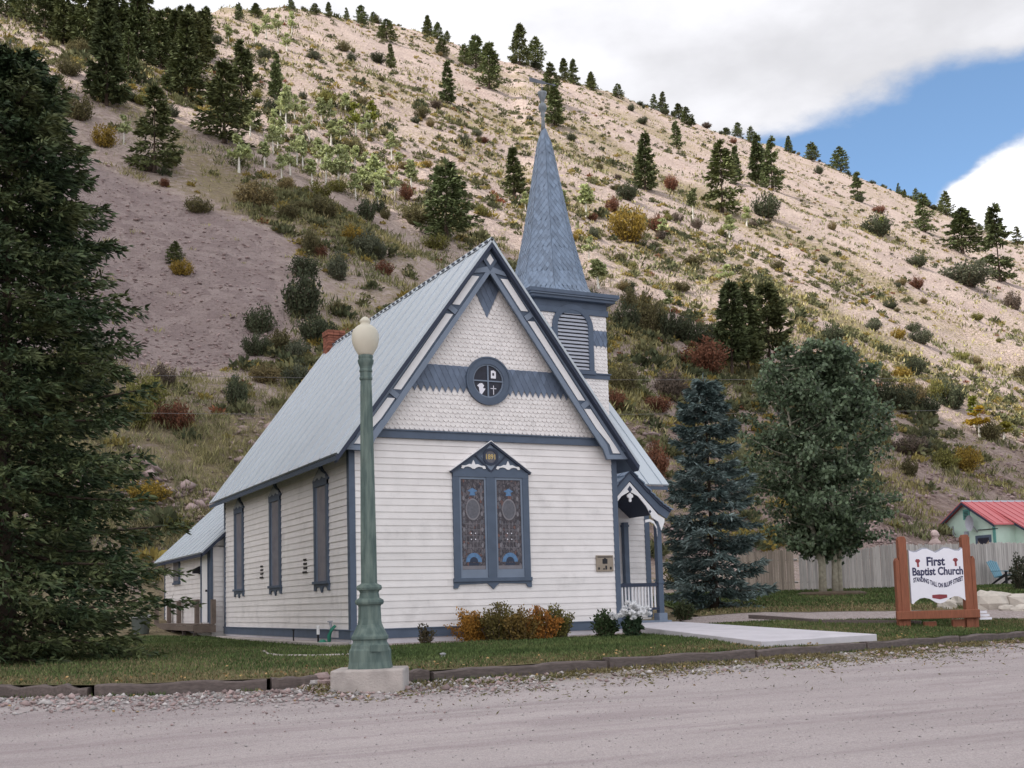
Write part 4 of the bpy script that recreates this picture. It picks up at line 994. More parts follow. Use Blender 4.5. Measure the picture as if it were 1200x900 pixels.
# ------------------------------------------------------------------ deck at the annex door
dk = empty('deck', (-.6, 14, -.25), 'low weathered brown timber deck with posts and rail along the rear annex', 'deck')
m1 = MB(); 
for i in range(5): m1.box((-.93+i*.118, 10.98, .07), (-.93+i*.118+.11, 17.35, .11))
m1.build('deck_boards', ['grey_deck'], dk)
m1 = MB(); m1.box((-.96, 10.95, -.08), (-.925, 17.38, .066)); m1.box((-.925, 10.95, -.13), (-.32, 10.978, .066)); m1.build('deck_skirt', ['grey_deck'], dk)
for y in (11.2, 12.8, 14.4, 16.0, 17.2):
    m1 = MB(); m1.box((-.90, y-.05, -.45), (-.80, y+.05, .066)); m1.build('deck_pier', ['dark_timber'], dk)
for x, y, h in ((-.52, 12.55, .80), (-.52, 15.3, .78), (-.52, 16.95, .78), (-.88, 17.2, .74), (-.36, 11.1, .80)):
    m1 = MB(); m1.box((x-.06, y-.09, .11), (x+.06, y+.09, h)); m1.build('deck_post', ['grey_deck'], dk)
m1 = MB(); m1.box((-.575, 12.4, .785), (-.465, 17.1, .825)); m1.build('deck_rail', ['grey_deck'], dk)

# ------------------------------------------------------------------ street lamp
LPX, LPY = -2.70, -8.62; LZ = -.60
lamp = empty('street_lamp', (LPX, LPY, LZ), 'tall fluted verdigris green street lamp with cream acorn globe on a concrete block', 'street lamp')
yaw = math.atan2(FH[1], FH[0])
def lampM(a, b, c): # a right, b forward, c up from lamp foot
    return (LPX+a*RH[0]+b*FH[0], LPY+a*RH[1]+b*FH[1], LZ+c)
m1 = MB(); m1.box((-.455, -.40, -.25), (.455, .42, .285), M=lampM); m1.build('concrete_footing', ['concrete'], lamp, bevel=.025)
S_ = 1/90.6
def pr_(rows): return [(hw*S_, (784-y)*S_+.283) for y, hw in rows]
oct_ = lambda i, k: 1.0
m1 = MB(); m1.lathe(pr_([(785, 27), (783, 27), (776, 25.6), (763, 25.2), (760.5, 23.5), (757.5, 22.8), (754, 20.5), (751.5, 20.5), (750.5, 22.4), (747, 22.4), (744.5, 20.5), (740, 18.2), (736, 16), (733.5, 15.2)]), 8, (LPX, LPY, LZ), rot=yaw+math.pi/8)
m1.build('lamp_base', ['verdigris'], lamp, bevel=.008)
m1 = MB(); m1.box((.03, -.278, .50), (.255, -.262, .585), M=lampM); m1.build('access_plate', ['verdigris'], lamp, bevel=.004)
m1 = MB(); m1.lathe(pr_([(733.6, 14.2), (728, 13.4), (713, 13.0), (711.2, 13.6), (710.4, 15.8), (708, 16.8), (705.5, 16.4), (703.6, 13.6), (702.8, 12.0), (697, 10.9), (694.4, 12.0), (693.6, 14.2), (691, 14.9), (688.4, 14.0), (687, 11.0), (686, 9.6)]), 16, (LPX, LPY, LZ), rad=lambda i, k: 1.0 if i % 2 else .97)
m1.build('lamp_plinth', ['verdigris'], lamp)
m1 = MB(); m1.lathe(pr_([(686.1, 9.4), (640, 9.2), (580, 8.5), (520, 7.8), (460, 6.9), (446, 6.6)]), 24, (LPX, LPY, LZ), rad=lambda i, k: 1.0 if i % 2 else .90)
m1.build('lamp_shaft', ['verdigris'], lamp)
m1 = MB(); m1.lathe(pr_([(446.1, 6.6), (445, 7.6), (442.8, 7.8), (441.8, 6.9), (436.5, 6.9), (435.6, 7.8), (433.5, 7.7), (432.6, 6.9), (430, 7.3), (425.5, 9.0), (423, 9.5), (421.4, 9.4), (420.8, 8.2), (418, 8.8), (416, 8.6)]), 20, (LPX, LPY, LZ)); m1.build('lamp_collar', ['verdigris'], lamp, smooth=False)
m1 = MB(); m1.lathe(pr_([(416.2, 8.0), (414, 9.4), (410, 11.8), (405, 14.2), (400, 15.7), (395, 16.3), (390, 15.9), (386, 14.6), (382.5, 11.8), (380, 8.6), (378.6, 6.0), (377.4, 5.4), (376, 6.2), (374.4, 6.8), (372.8, 5.9), (371.2, 4.3), (370, 3.0), (369, 1.0)]), 28, (LPX, LPY, LZ)); m1.build('lamp_globe', ['globe'], lamp, smooth=True)

# ------------------------------------------------------------------ timbers along the road edge
tcuts = [(-14.0, -10.7, 'grey', 0), (-10.62, -7.75, 0, 0), (-7.70, -5.92, 1, 0), (-5.86, -3.83, 0, 0), (-3.78, -3.18, 0, 0), (-2.2, -1.66, 0, 0), (-1.62, 1.36, 0, 0), (1.41, 4.40, 0, 0), (4.45, 7.35, 0, 0), (7.40, 10.3, 0, 0), (10.35, 13.2, 0, 0), (13.25, 16.6, 0, 0)]
tl = ['half rotted dark timber at the far left of the road edge', 'dark timber edging under the big spruce, running out of frame', 'split old timber with a broken top, beside the spruce', 'long dark timber between the split timber and the lamp block', 'short dark timber butted to the lamp block from the left', 'short dark timber butted to the lamp block from the right',
      'long dark timber in front of the orange shrubs, with a rounded near end', 'dark timber in front of the white flowers', 'dark timber along the front end of the concrete walk', 'dark timber between the walk and the wooden sign', 'dark timber in front of the wooden church sign', 'dark timber at the right end of the road edge']
for (x0, x1, k, _), lab in zip(tcuts, tl):
    y0, y1 = float(curb_y(x0)), float(curb_y(x1)); d = np.array([x1-x0, y1-y0]); Ln = np.linalg.norm(d); d /= Ln; nrm = np.array([-d[1], d[0]])
    r_ = np.random.default_rng(int(abs(x0)*100)); m1 = MB(); n = 14; V = []; F = []
    top = -.415+r_.uniform(-.015, .012); zb = -.75
    sec = [(-.10, zb), (-.10, top-.02), (-.085, top), (.075, top), (.09, top-.02), (.09, zb)]
    for i in range(n+1):
        s_ = Ln*i/n; sag = .012*math.sin(i*.9+x0)+r_.uniform(-.006, .006)
        if k == 1: sag -= .05*abs(math.sin(i*1.3))*(i > 7)
        for (a, z) in sec:
            xx = x0+d[0]*s_; p = np.array([xx, float(curb_y(xx))])+nrm*(a+r_.uniform(-.005, .005)); V.append((p[0], p[1], z+sag+r_.uniform(-.003, .003)))
    for i in range(n):
        for q in range(5): F.append((i*6+q, i*6+q+1, (i+1)*6+q+1, (i+1)*6+q))
    F += [(5, 4, 3, 2, 1, 0), tuple(n*6+q for q in range(6))]
    m1.add(V, F); tag(m1.build('edging_timber', ['dark_timber']), lab, 'timber', 'timbers along the road edge')
# a dark timber between lawn and gravel drive, behind the walk
for (a, b, lab) in (((6.0, 30.2), (7.0, 27.6), 'thin dark timber between the lawn and the gravel drive, behind the walk'), ((7.1, 27.4), (9.0, 26.3), 'thin dark timber at the edge of the gravel drive, by the sign posts')):
    A_ = np.array(to_xy(*a)); B_ = np.array(to_xy(*b)); d = B_-A_; Ln = np.linalg.norm(d); d /= Ln; nn_ = np.array([-d[1], d[0]]); m1 = MB(); V = []; F = []
    for i in range(7):
        p = A_+d*Ln*i/6; g = gz(*p)
        for aa, z in ((-.07, -.1), (-.07, .09), (.07, .09), (.07, -.1)): q = p+nn_*aa; V.append((q[0], q[1], g+z))
    for i in range(6):
        for q in range(3): F.append((i*4+q, i*4+q+1, i*4+q+5, i*4+q+4))
    F += [(3, 2, 1, 0), (24, 25, 26, 27)]
    tag(m1.add(V, F).build('edging_timber', ['dark_timber']), lab, 'timber', 'timbers along the gravel drive')

# ------------------------------------------------------------------ concrete walk
c_ = [(5.05, -6.75, -.31), (8.05, -6.35, -.30), (8.75, 1.15, -.10), (6.95, 1.15, -.10)]
m1 = MB(); nW = 5
V = []
for i in range(nW+1):
    t = i/nW
    for side in (0, 1):
        a = np.array(c_[0] if side == 0 else c_[1]); b = np.array(c_[3] if side == 0 else c_[2]); V.append(a*(1-t)+b*t)
F = []
for i in range(nW):
    t0, t1 = i*2, i*2+2
    a, b, c, d = V[t0], V[t0+1], V[t1+1], V[t1]
    g = 0.006
    e = (np.array(d)-np.array(a)); e = e/np.linalg.norm(e)*g
    P = [np.array(a)+e, np.array(b)+e, np.array(c)-e, np.array(d)-e]
    m1.add([tuple(p) for p in P]+[(p[0], p[1], p[2]-.30) for p in P], [(0, 1, 2, 3), (7, 6, 5, 4), (0, 4, 5, 1), (1, 5, 6, 2), (2, 6, 7, 3), (3, 7, 4, 0)])
wk = m1.build('concrete_walk', ['pale_concrete'], bevel=.012); tag(wk, kind='structure')
# narrow splash strip at the side wall
m1 = MB(); m1.box((-.50, .1, -.45), (-.03, 10.9, -.245)); tag(m1.build('side_footpath', ['concrete'], bevel=.01), kind='structure')
# curved edging of the small side bed
m1 = MB(); pts = []
for px, py in ((309, 764), (314, 767.5), (330, 769.3), (360, 769.5), (385, 769), (410, 768)):
    q = on_ground(px, py); pts.append((q[0], q[1], q[2]+.03))
m1.tube([(p[0], p[1], p[2]-.035) for p in pts], .042, 8); tag(m1.build('bed_edging', ['concrete'], smooth=True), 'pale curved concrete edging of the small bed beside the lamp', 'edging')
# standpipe, spigot and stake by the side wall
q = on_ground(373, 757); e_ = empty('water_pipe', q, 'short white plastic pipe with a dark foot on the side bed', 'pipe')
m1 = MB(); m1.lathe([(.035, .24), (.035, .42), (.02, .43)], 10, q); m1.build('pipe_cap', ['white_paint'], e_); m1 = MB(); m1.lathe([(.022, -.05), (.022, .24)], 8, q); m1.build('pipe_stem', ['black'], e_)
m1 = MB(); m1.lathe([(.16, -.05), (.16, .02), (.14, .03)], 12, q); m1.build('pipe_pad', ['pale_concrete'], e_)
q = on_ground(385.5, 757); e_ = empty('water_spigot', q, 'green garden spigot with hose fitting by the side wall', 'spigot')
m1 = MB(); m1.tube([q, q+np.array([.01, 0, .22]), q+np.array([.05, -.03, .34]), q+np.array([.13, -.06, .42])], [.04, .045, .04, .03], 8); m1.build('spigot_body', ['green_hose'], e_, smooth=True)
m1 = MB(); m1.tube([q+np.array([.05, -.03, .34]), q+np.array([.03, 0, .50])], .025, 6); m1.lathe([(.06, .49), (.06, .52)], 10, q+np.array([.03, 0, 0])); m1.build('spigot_handle', ['grey_metal'], e_)
m1 = MB(); m1.lathe([(.10, -.02), (.13, .05), (.06, .12), (.04, .14)], 9, q+np.array([-.12, .05, 0])); m1.build('hose_coil', ['green_hose'], e_, smooth=True)
q = on_ground(344, 755); m1 = MB(); m1.tube([q-np.array([0, 0, .1]), q+np.array([0, 0, .30])], .016, 6); m1.lathe([(.03, .30), (.03, .33)], 6, q); tag(m1.build('garden_stake', ['black']), 'thin dark stake standing at the side bed', 'stake')
q = on_ground(519, 771); e_ = empty('sprinkler_head', q, 'small grey sprinkler head in the front lawn', 'sprinkler')
m1 = MB(); m1.lathe([(.04, -.05), (.045, .02), (.03, .05), (.05, .055), (.05, .075), (.0, .085)], 10, q); m1.build('sprinkler_body', ['trash_lid'], e_)

# ------------------------------------------------------------------ trash can
q = on_ground(165, 741); e_ = empty('trash_can', q, 'dark green trash can with pale lid behind the deck', 'trash can')
m1 = MB(); m1.lathe([(.24, -.05), (.30, .45), (.315, .46)], 14, q); m1.build('can_body', ['trash_green'], e_)
m1 = MB(); m1.lathe([(.335, .44), (.335, .50), (.25, .53), (.06, .54), (.05, .57), (.0, .575)], 14, q); m1.build('can_lid', ['trash_lid'], e_)

# ------------------------------------------------------------------ wooden church sign
SG = np.array([12.03, -4.09, -.34])
sgx = np.array([.8837, -.468, 0]); sgy = np.array([-.468, -.8837, 0])       # along the sign, towards the road
sign = empty('church_sign', SG, 'wooden church sign with white scalloped panel between stepped red brown timber posts', 'sign')
def SM(a, b, d): p = SG+sgx*a+sgy*d; return (p[0], p[1], p[2]+b)
def sbox(mb, a0, a1, z0, z1, d0, d1, mi=0): mb.prism([(a0, z0), (a1, z0), (a1, z1), (a0, z1)], d0, d1, SM, mi)
for nm, a0, a1, zt in (('tall_post', -.82, -.645, 2.02), ('short_post', -.905, -.8225, 1.55), ('tall_post', .56, .735, 2.02), ('short_post', .7375, .82, 1.55)):
    m1 = MB(); am = (a0+a1)/2
    m1.prism([(a0, -.4), (a1, -.4), (a1, zt-.07), (a1-.035, zt), (a0+.035, zt), (a0, zt-.07)], -.09, .09, SM); m1.build(nm, ['sign_wood'], sign, bevel=.012)
m1 = MB(); sbox(m1, -.64, -.605, .2, 1.72, -.03, .03); m1.build('panel_batten', ['end_grain'], sign)
m1 = MB()
topc = [(-.60, 1.70), (-.50, 1.665), (-.42, 1.67), (-.30, 1.73), (-.20, 1.73), (-.08, 1.67), (-.02, 1.64), (.05, 1.67), (.17, 1.735), (.28, 1.725), (.40, 1.675), (.50, 1.67), (.545, 1.72), (.60, 1.72)]
botc = [(.60, .56), (.52, .62), (.42, .68), (.33, .685), (.22, .64), (.12, .57), (.02, .535), (-.08, .56), (-.2, .64), (-.32, .67), (-.42, .655), (-.52, .59), (-.57, .535), (-.60, .55)]
m1.prism(topc+botc, .055, .085, SM); pn = m1.build('sign_panel', ['sign_white'], sign)
m1 = MB(); m1.prism([(a*1.0-.012, z+.03) for a, z in topc]+[(a-.012, z+.02) for a, z in botc], .03, .0545, SM); m1.build('backing_board', ['grey_metal'], sign)
place_text('First', .40, .20, SM, -.03, 1.455, .088, 'sign_ink', 'letters', pn, offset=.035)
place_text('Baptist Church', 1.10, .235, SM, .0, 1.215, .088, 'sign_ink', 'letters', pn, offset=.035)
place_text('STANDING TALL ON BLUFF STREET', 1.08, .105, SM, .0, 1.00, .088, 'sign_ink', 'letters', pn, wave=lambda x: -.07*math.sin((x+.17)*6.3), offset=.04)
m1 = MB()
for cx in (-.42, .40):
    m1.box((0, 0, 0), (0, 0, 0)) if False else None
    m1.prism([(cx-.02, 1.34), (cx+.025, 1.34), (cx+.02, 1.43), (cx+.055, 1.47), (cx+.03, 1.51), (cx-.03, 1.515), (cx-.06, 1.47), (cx-.02, 1.43)], .0855, .089, SM)
m1.build('sign_emblem', ['sign_red'], pn)
m1 = MB(); m1.prism([(-.15, .66), (.02, .625), (.17, .66), (.17, .725), (.0, .735), (-.15, .725)], .0855, .09, SM); m1.build('name_strip', ['sign_red'], pn)
m1 = MB(); sbox(m1, -.97, .82, .21, .39, .095, .20); m1.build('cross_beam', ['sign_wood'], sign, bevel=.012)
for a0, a1, z0, z1 in ((-.35, -.08, -.05, .15), (.27, .54, .0, .18)):
    m1 = MB(); sbox(m1, a0, a1, z0, z1, -.05, .06); m1.build('foot_block', ['sign_wood'], sign, bevel=.01)
m1 = MB(); 
for i in range(3): sbox(m1, .86, 1.12-.05*i, .16+i*.07, .21+i*.07, -.02, .05)
tag(m1.build('white_placard', ['sign_white']), 'small white striped placard leaning by the right sign post', 'placard')

# ------------------------------------------------------------------ picket fence
def UV3(u, v, z): x, y = to_xy(u, v); return (x, y, z)
def fence(u0, v0, u1, v1, label, m, seed, hgt):
    r = np.random.default_rng(seed); x0, y0 = to_xy(u0, v0); g0 = gz(x0, y0)
    f = empty('picket_fence', (x0, y0, g0), label, 'fence')
    Ln = math.hypot(u1-u0, v1-v0); n = int(Ln/.105); du, dv = (u1-u0)/Ln, (v1-v0)/Ln
    mb = MB()
    for i in range(n):
        s_ = i*.105; h = hgt(s_)+r.uniform(-.035, .035); w = .047; ln = r.uniform(-.012, .012)
        def M(a, b, d):
            x, y = to_xy(u0+du*(s_+a)+dv*d, v0+dv*(s_+a)-du*d); return (x, y, g0+(gz(x, y)-g0)+b)
        x, y = to_xy(u0+du*s_, v0+dv*s_); gg = gz(x, y)
        M = lambda a, b, d, gg=gg, s_=s_: (*to_xy(u0+du*(s_+a)+dv*d, v0+dv*(s_+a)-du*d), gg+b)
        mb.prism([(-w, -.15), (w, -.15), (w+ln, h-.05), (w*.3+ln, h), (-w*.3+ln, h), (-w+ln, h-.05)], .0+r.uniform(0, .01), .028, M)
    mb.build('picket_panel', [m], f)
    for zz in (.35, 1.25):
        mb = MB()
        pts = [(*to_xy(u0+du*s_-dv*.05, v0+dv*s_+du*.05), gz(*to_xy(u0+du*s_, v0+dv*s_))+zz) for s_ in np.linspace(0, Ln, 12)]
        mb.tube(pts, .045, 4); mb.build('fence_rail', ['fence_wood'], f)
    for s_ in np.arange(0.2, Ln, 2.4):
        x, y = to_xy(u0+du*s_-dv*.11, v0+dv*s_+du*.11); g = gz(x, y); mb = MB(); mb.box((x-.05, y-.05, g-.3), (x+.05, y+.05, g+1.5)); mb.build('fence_post', ['fence_wood'], f)
    return f
fence(9.0, 47.0, 11.3, 47.0, 'weathered brown board fence behind the blue spruce', 'fence_brown', 51, lambda s: 1.66-.05*math.sin(s*2))
fence(11.4, 47.0, 15.4, 47.0, 'pale grey board fence rising behind the aspen trunks', 'fence_wood', 52, lambda s: 1.42+.09*s+.04*math.sin(s*2.2))
fence(15.5, 47.05, 23.5, 50.0, 'pale grey board fence behind the church sign and blue chairs', 'fence_wood', 53, lambda s: 1.72+.02*math.sin(s*3))

# ------------------------------------------------------------------ mint house with red roof
HU, HV, HZ = 30.9, 80.0, 1.9
rd = np.array([.95, .31]); rd /= np.linalg.norm(rd); gd = np.array([rd[1], -rd[0]])     # ridge direction, towards the near eave
def HM(a, b, z): return (*to_xy(HU+rd[0]*a+gd[0]*b, HV+rd[1]*a+gd[1]*b), z)           # a along ridge, b to the near side
hx, hy, _ = HM(0, 0, 0)
hs_ = empty('house', (hx, hy, HZ), 'small mint green house with red metal roof beyond the fence', 'house')
m1 = MB(); GE = lambda b, z, d: HM(-d, b, z)
m1.prism([(-2.7, .8), (2.7, .8), (2.7, 4.85), (0, 6.38), (-2.7, 4.85)], 0, -14, GE); m1.build('house_wall', ['mint_wall'], hs_)
m1 = MB(); m1.prism([(2.7, .8), (5.4, .8), (5.4, 3.75), (2.7, 4.8)], -1.6, -14, GE); m1.build('lean_to_wall', ['mint_wall'], hs_)
def hroof(mb, b0, z0, b1, z1, a0, a1, th=.09): mb.prism([(b0, z0), (b1, z1), (b1, z1-th), (b0, z0-th)], -a0, -a1, GE)
m1 = MB(); hroof(m1, 0, 6.52, 3.05, 4.78, -.35, 1.25); hroof(m1, 0, 6.52, 6.0, 3.42, 1.25, 14.3); hroof(m1, 0, 6.519, -3.05, 4.78, -.35, 14.3)
for a in np.arange(-.2, 14, .6):
    be, ze_ = (3.0, 4.83) if a < 1.25 else (5.95, 3.46); m1.prism([(0.02, 6.51), (be, ze_), (be, ze_+.035), (.02, 6.55)], -a, -a-.04, GE)
m1.build('house_roof', ['red_roof'], hs_)
m1 = MB(); m1.prism([(-.12, 6.47), (0, 6.57), (.12, 6.47)], .37, -14.3, GE); m1.build('roof_ridge', ['pale_slat'], hs_)
m1 = MB()
for sg in (-1, 1): m1.prism([(0, 6.43), (sg*3.05, 4.69), (sg*3.05, 4.54), (0, 6.27)], .33, .38, GE)
m1.prism([(3.1, 4.8), (6.0, 3.34), (6.0, 3.2), (3.1, 4.66)], -1.27, -1.22, GE); m1.build('rake_trim', ['dark_blue'], hs_)
m1 = MB(); m1.prism([(-.28, 5.25), (.36, 5.25), (.36, 5.95), (-.28, 5.95)], .005, .06, GE); gv = m1.build('gable_vent', ['teal_trim'], hs_)
m1 = MB()
for i in range(5): m1.prism([(-.16, 5.35+i*.1), (.24, 5.35+i*.1), (.24, 5.40+i*.1), (-.16, 5.40+i*.1)], .062, .075, GE)
m1.build('vent_slat', ['black'], gv)
m1 = MB(); m1.prism([(2.5, .8), (2.75, .8), (2.75, 4.6), (2.5, 4.6)], .002, .05, GE); m1.prism([(-2.75, .8), (-2.6, .8), (-2.6, 4.6), (-2.75, 4.6)], .002, .05, GE); m1.build('corner_trim', ['teal_trim'], hs_)
m1 = MB(); m1.prism([(.8, 2.4), (2.3, 2.4), (2.3, 4.1), (.8, 4.1)], .004, .05, GE); hw_ = m1.build('house_window', ['blue_trim'], hs_)
m1 = MB(); m1.prism([(1.02, 2.5), (2.12, 2.5), (2.12, 3.92), (1.02, 3.92)], .052, .06, GE); m1.build('pane', ['glass'], hw_)
m1 = MB(); m1.prism([(1.05, 2.5), (1.5, 2.5), (1.42, 3.4), (1.05, 3.75)], .061, .066, GE); m1.prism([(1.62, 2.5), (2.1, 2.5), (2.1, 3.75), (1.7, 3.4)], .061, .066, GE); m1.build('curtain', ['plaque_tan'], hw_)
m1 = MB(); m1.prism([(-1.6, 2.7), (-1.05, 2.7), (-1.05, 3.5), (-1.6, 3.5)], .01, .2, GE); m1.prism([(-1.42, 3.5), (-1.36, 3.5), (-1.36, 4.9), (-1.42, 4.9)], .01, .06, GE); m1.build('meter_box', ['grey_metal'], hs_)
m1 = MB(); m1.prism([(-.1, 4.15), (.15, 4.15), (.15, 4.45), (-.1, 4.45)], .01, .2, GE); m1.build('wall_lamp', ['grey_metal'], hs_)
dish = MB(); V = []; F = []; c0 = (.9, 4.95); nR, nA = 4, 18
for i in range(nR+1):
    rr = i/nR
    for j in range(nA):
        a = 2*math.pi*j/nA; V.append(HM(-.55+.16*(1-rr*rr)*1.0, c0[0]+.42*rr*math.cos(a)+.12*rr*math.sin(a)*0, c0[1]+.55*rr*math.sin(a)))
for i in range(nR):
    for j in range(nA): F.append((i*nA+j, i*nA+(j+1) % nA, (i+1)*nA+(j+1) % nA, (i+1)*nA+j))
dish.add(V, F); dish.tube([HM(-.4, c0[0], c0[1]), HM(0, c0[0]+.1, c0[1]-.6)], .035, 6); dish.build('satellite_dish', ['grey_metal'], hs_, smooth=True)
m1 = MB(); m1.prism([(1.1, 4.45), (3.0, 4.42), (3.0, 4.47), (1.1, 4.5)], .02, .07, GE); m1.build('gutter_pipe', ['black'], hs_)
# pale stone ornament behind the fence
q = np.array([*to_xy(17.55, 49.0), 0.0]); q[2] = gz(q[0], q[1])
e_ = empty('garden_ornament', q, 'pale pink stone garden ornament showing above the fence behind the sign', 'ornament')
m1 = MB(); m1.lathe([(.26, -.1), (.24, 1.2), (.16, 1.3), (.14, 1.5), (.22, 1.6), (.25, 1.78), (.20, 1.88), (.12, 1.95), (.11, 2.02), (.17, 2.10), (.165, 2.22), (.08, 2.32), (0, 2.34)], 9, q, rad=lambda i, k: 1.0+.16*math.sin(i*2.3+k)); m1.build('ornament_body', [mat('pink_stone', (.50, .39, .37), .9, .25, 3, bump=.4)], e_)

# ------------------------------------------------------------------ blue garden chairs
def chair(u, v, rz, label):
    x, y = to_xy(u, v); g = gz(x, y)
    c = empty('garden_chair', (x, y, g), label, 'chair', 'blue garden chairs by the fence', world=False); c.rotation_euler = (0, 0, rz)
    m = MB()
    for i in range(5): m.prism([(-.26+i*.106, .0), (-.26+i*.106+.098, .0), (-.26+i*.106+.098+.02*(i-2), .82-.03*abs(i-2)), (-.26+i*.106+.02*(i-2), .82-.03*abs(i-2))], 0, .02, lambda a, b, d: (a, .30+b*.42+d, .30+b*.88))
    m.build('chair_back', ['chair_blue'], c)
    m = MB()
    for i in range(5): m.prism([(-.27, -.28+i*.115), (.27, -.28+i*.115), (.27, -.28+i*.115+.105), (-.27, -.28+i*.115+.105)], 0, .02, lambda a, b, d: (a, b, .36-b*.16+d))
    m.build('seat', ['chair_blue'], c)
    for sx in (-1, 1):
        m = MB(); m.box((sx*.36-.06, -.38, .55), (sx*.36+.06, .36, .575)); m.build('armrest', ['chair_blue'], c)
        m = MB(); m.box((sx*.31-.02, -.34, -.02), (sx*.31+.02, -.24, .55)); m.build('leg', ['black'], c)
        m = MB(); m.prism([(-.30, .38), (.50, -.02), (.60, -.02), (-.20, .45)], sx*.29-.015, sx*.29+.015, lambda a, b, d: (d, a, b)); m.build('leg', ['black'], c)
chair(19.75, 47.5, math.atan2(FH[0], FH[1])*-1+.5, 'blue wooden garden chair by the fence, fully in view')
chair(20.85, 47.5, math.atan2(FH[0], FH[1])*-1-.45, 'blue wooden garden chair at the picture edge, half behind a bush')

# ------------------------------------------------------------------ rocks
def rock(name, c, r, sx, sy, sz, m, label, group, seed, cat='rock'):
    rr = np.random.default_rng(seed); nl, na = 6, 9; V = []; F = []
    D = rr.uniform(.78, 1.18, (nl+1, na))
    for i in range(nl+1):
        p = math.pi*i/nl
        for j in range(na):
            a = 2*math.pi*j/na; k = D[i, j] if 0 < i < nl else D[i, 0]
            V.append((c[0]+r*sx*k*math.sin(p)*math.cos(a)*RH[0]+r*sy*k*math.sin(p)*math.sin(a)*FH[0], c[1]+r*sx*k*math.sin(p)*math.cos(a)*RH[1]+r*sy*k*math.sin(p)*math.sin(a)*FH[1], c[2]+r*sz*k*min(math.cos(p), .72)))
    for i in range(nl):
        for j in range(na): F.append((i*na+j, i*na+(j+1) % na, (i+1)*na+(j+1) % na, (i+1)*na+j))
    mb = MB().add(V, F); return tag(mb.build(name, [m], bevel=.0), label, cat, group)
for i, (px, py, r, sx, sz, lab) in enumerate((
    (1109, 712, .26, 1.1, .9, 'pale boulder seen under the sign panel, left one'), (1127, 709, .38, .95, .9, 'larger pale boulder half behind the right sign post'),
    (1152, 711, .22, 1.2, .8, 'small pale boulder touching the right sign post'), (1164, 712, .46, 1.1, .95, 'big flat topped pale boulder right of the sign'),
    (1191, 711, .42, 1.4, .8, 'long low pinkish boulder at the right picture edge'), (1180, 713.5, .17, 1.2, .8, 'small stone between the two big boulders by the sign'), (1202, 714, .25, 1.3, .6, 'low stone at the edge beneath the long boulder'))):
    q = on_ground(px, py+2); q[2] += r*sz*.35; rock('boulder', q, r, sx, .8, sz, 'rock_pale', lab, 'boulders along the far lawn', 100+i, 'boulder')
for i, (px, py, r, lab) in enumerate(((378, 797, .10, 'pinkish stone leaning on the left of the lamp block'), (369, 803, .085, 'pale stone left of the lamp block'), (381, 806, .12, 'rounded pink stone at the corner of the lamp block'), (395, 812, .075, 'dark red stone in front of the lamp block'),
    (360, 808, .07, 'small stone farthest left of the lamp block'), (373, 811, .06, 'small grey stone before the left lamp block corner'), (480, 805, .06, 'grey stone right of the lamp block'), (342, 811, .05, 'pale pebble on the verge left of the lamp'))):
    q = on_ground(px, py); q[2] += r*.35; rock('verge_stone', q, r, 1.15, 1, .8, 'rock_mauve' if i in (0, 2, 3) else 'rock_grey', lab, 'stones by the lamp', 140+i, 'stone')

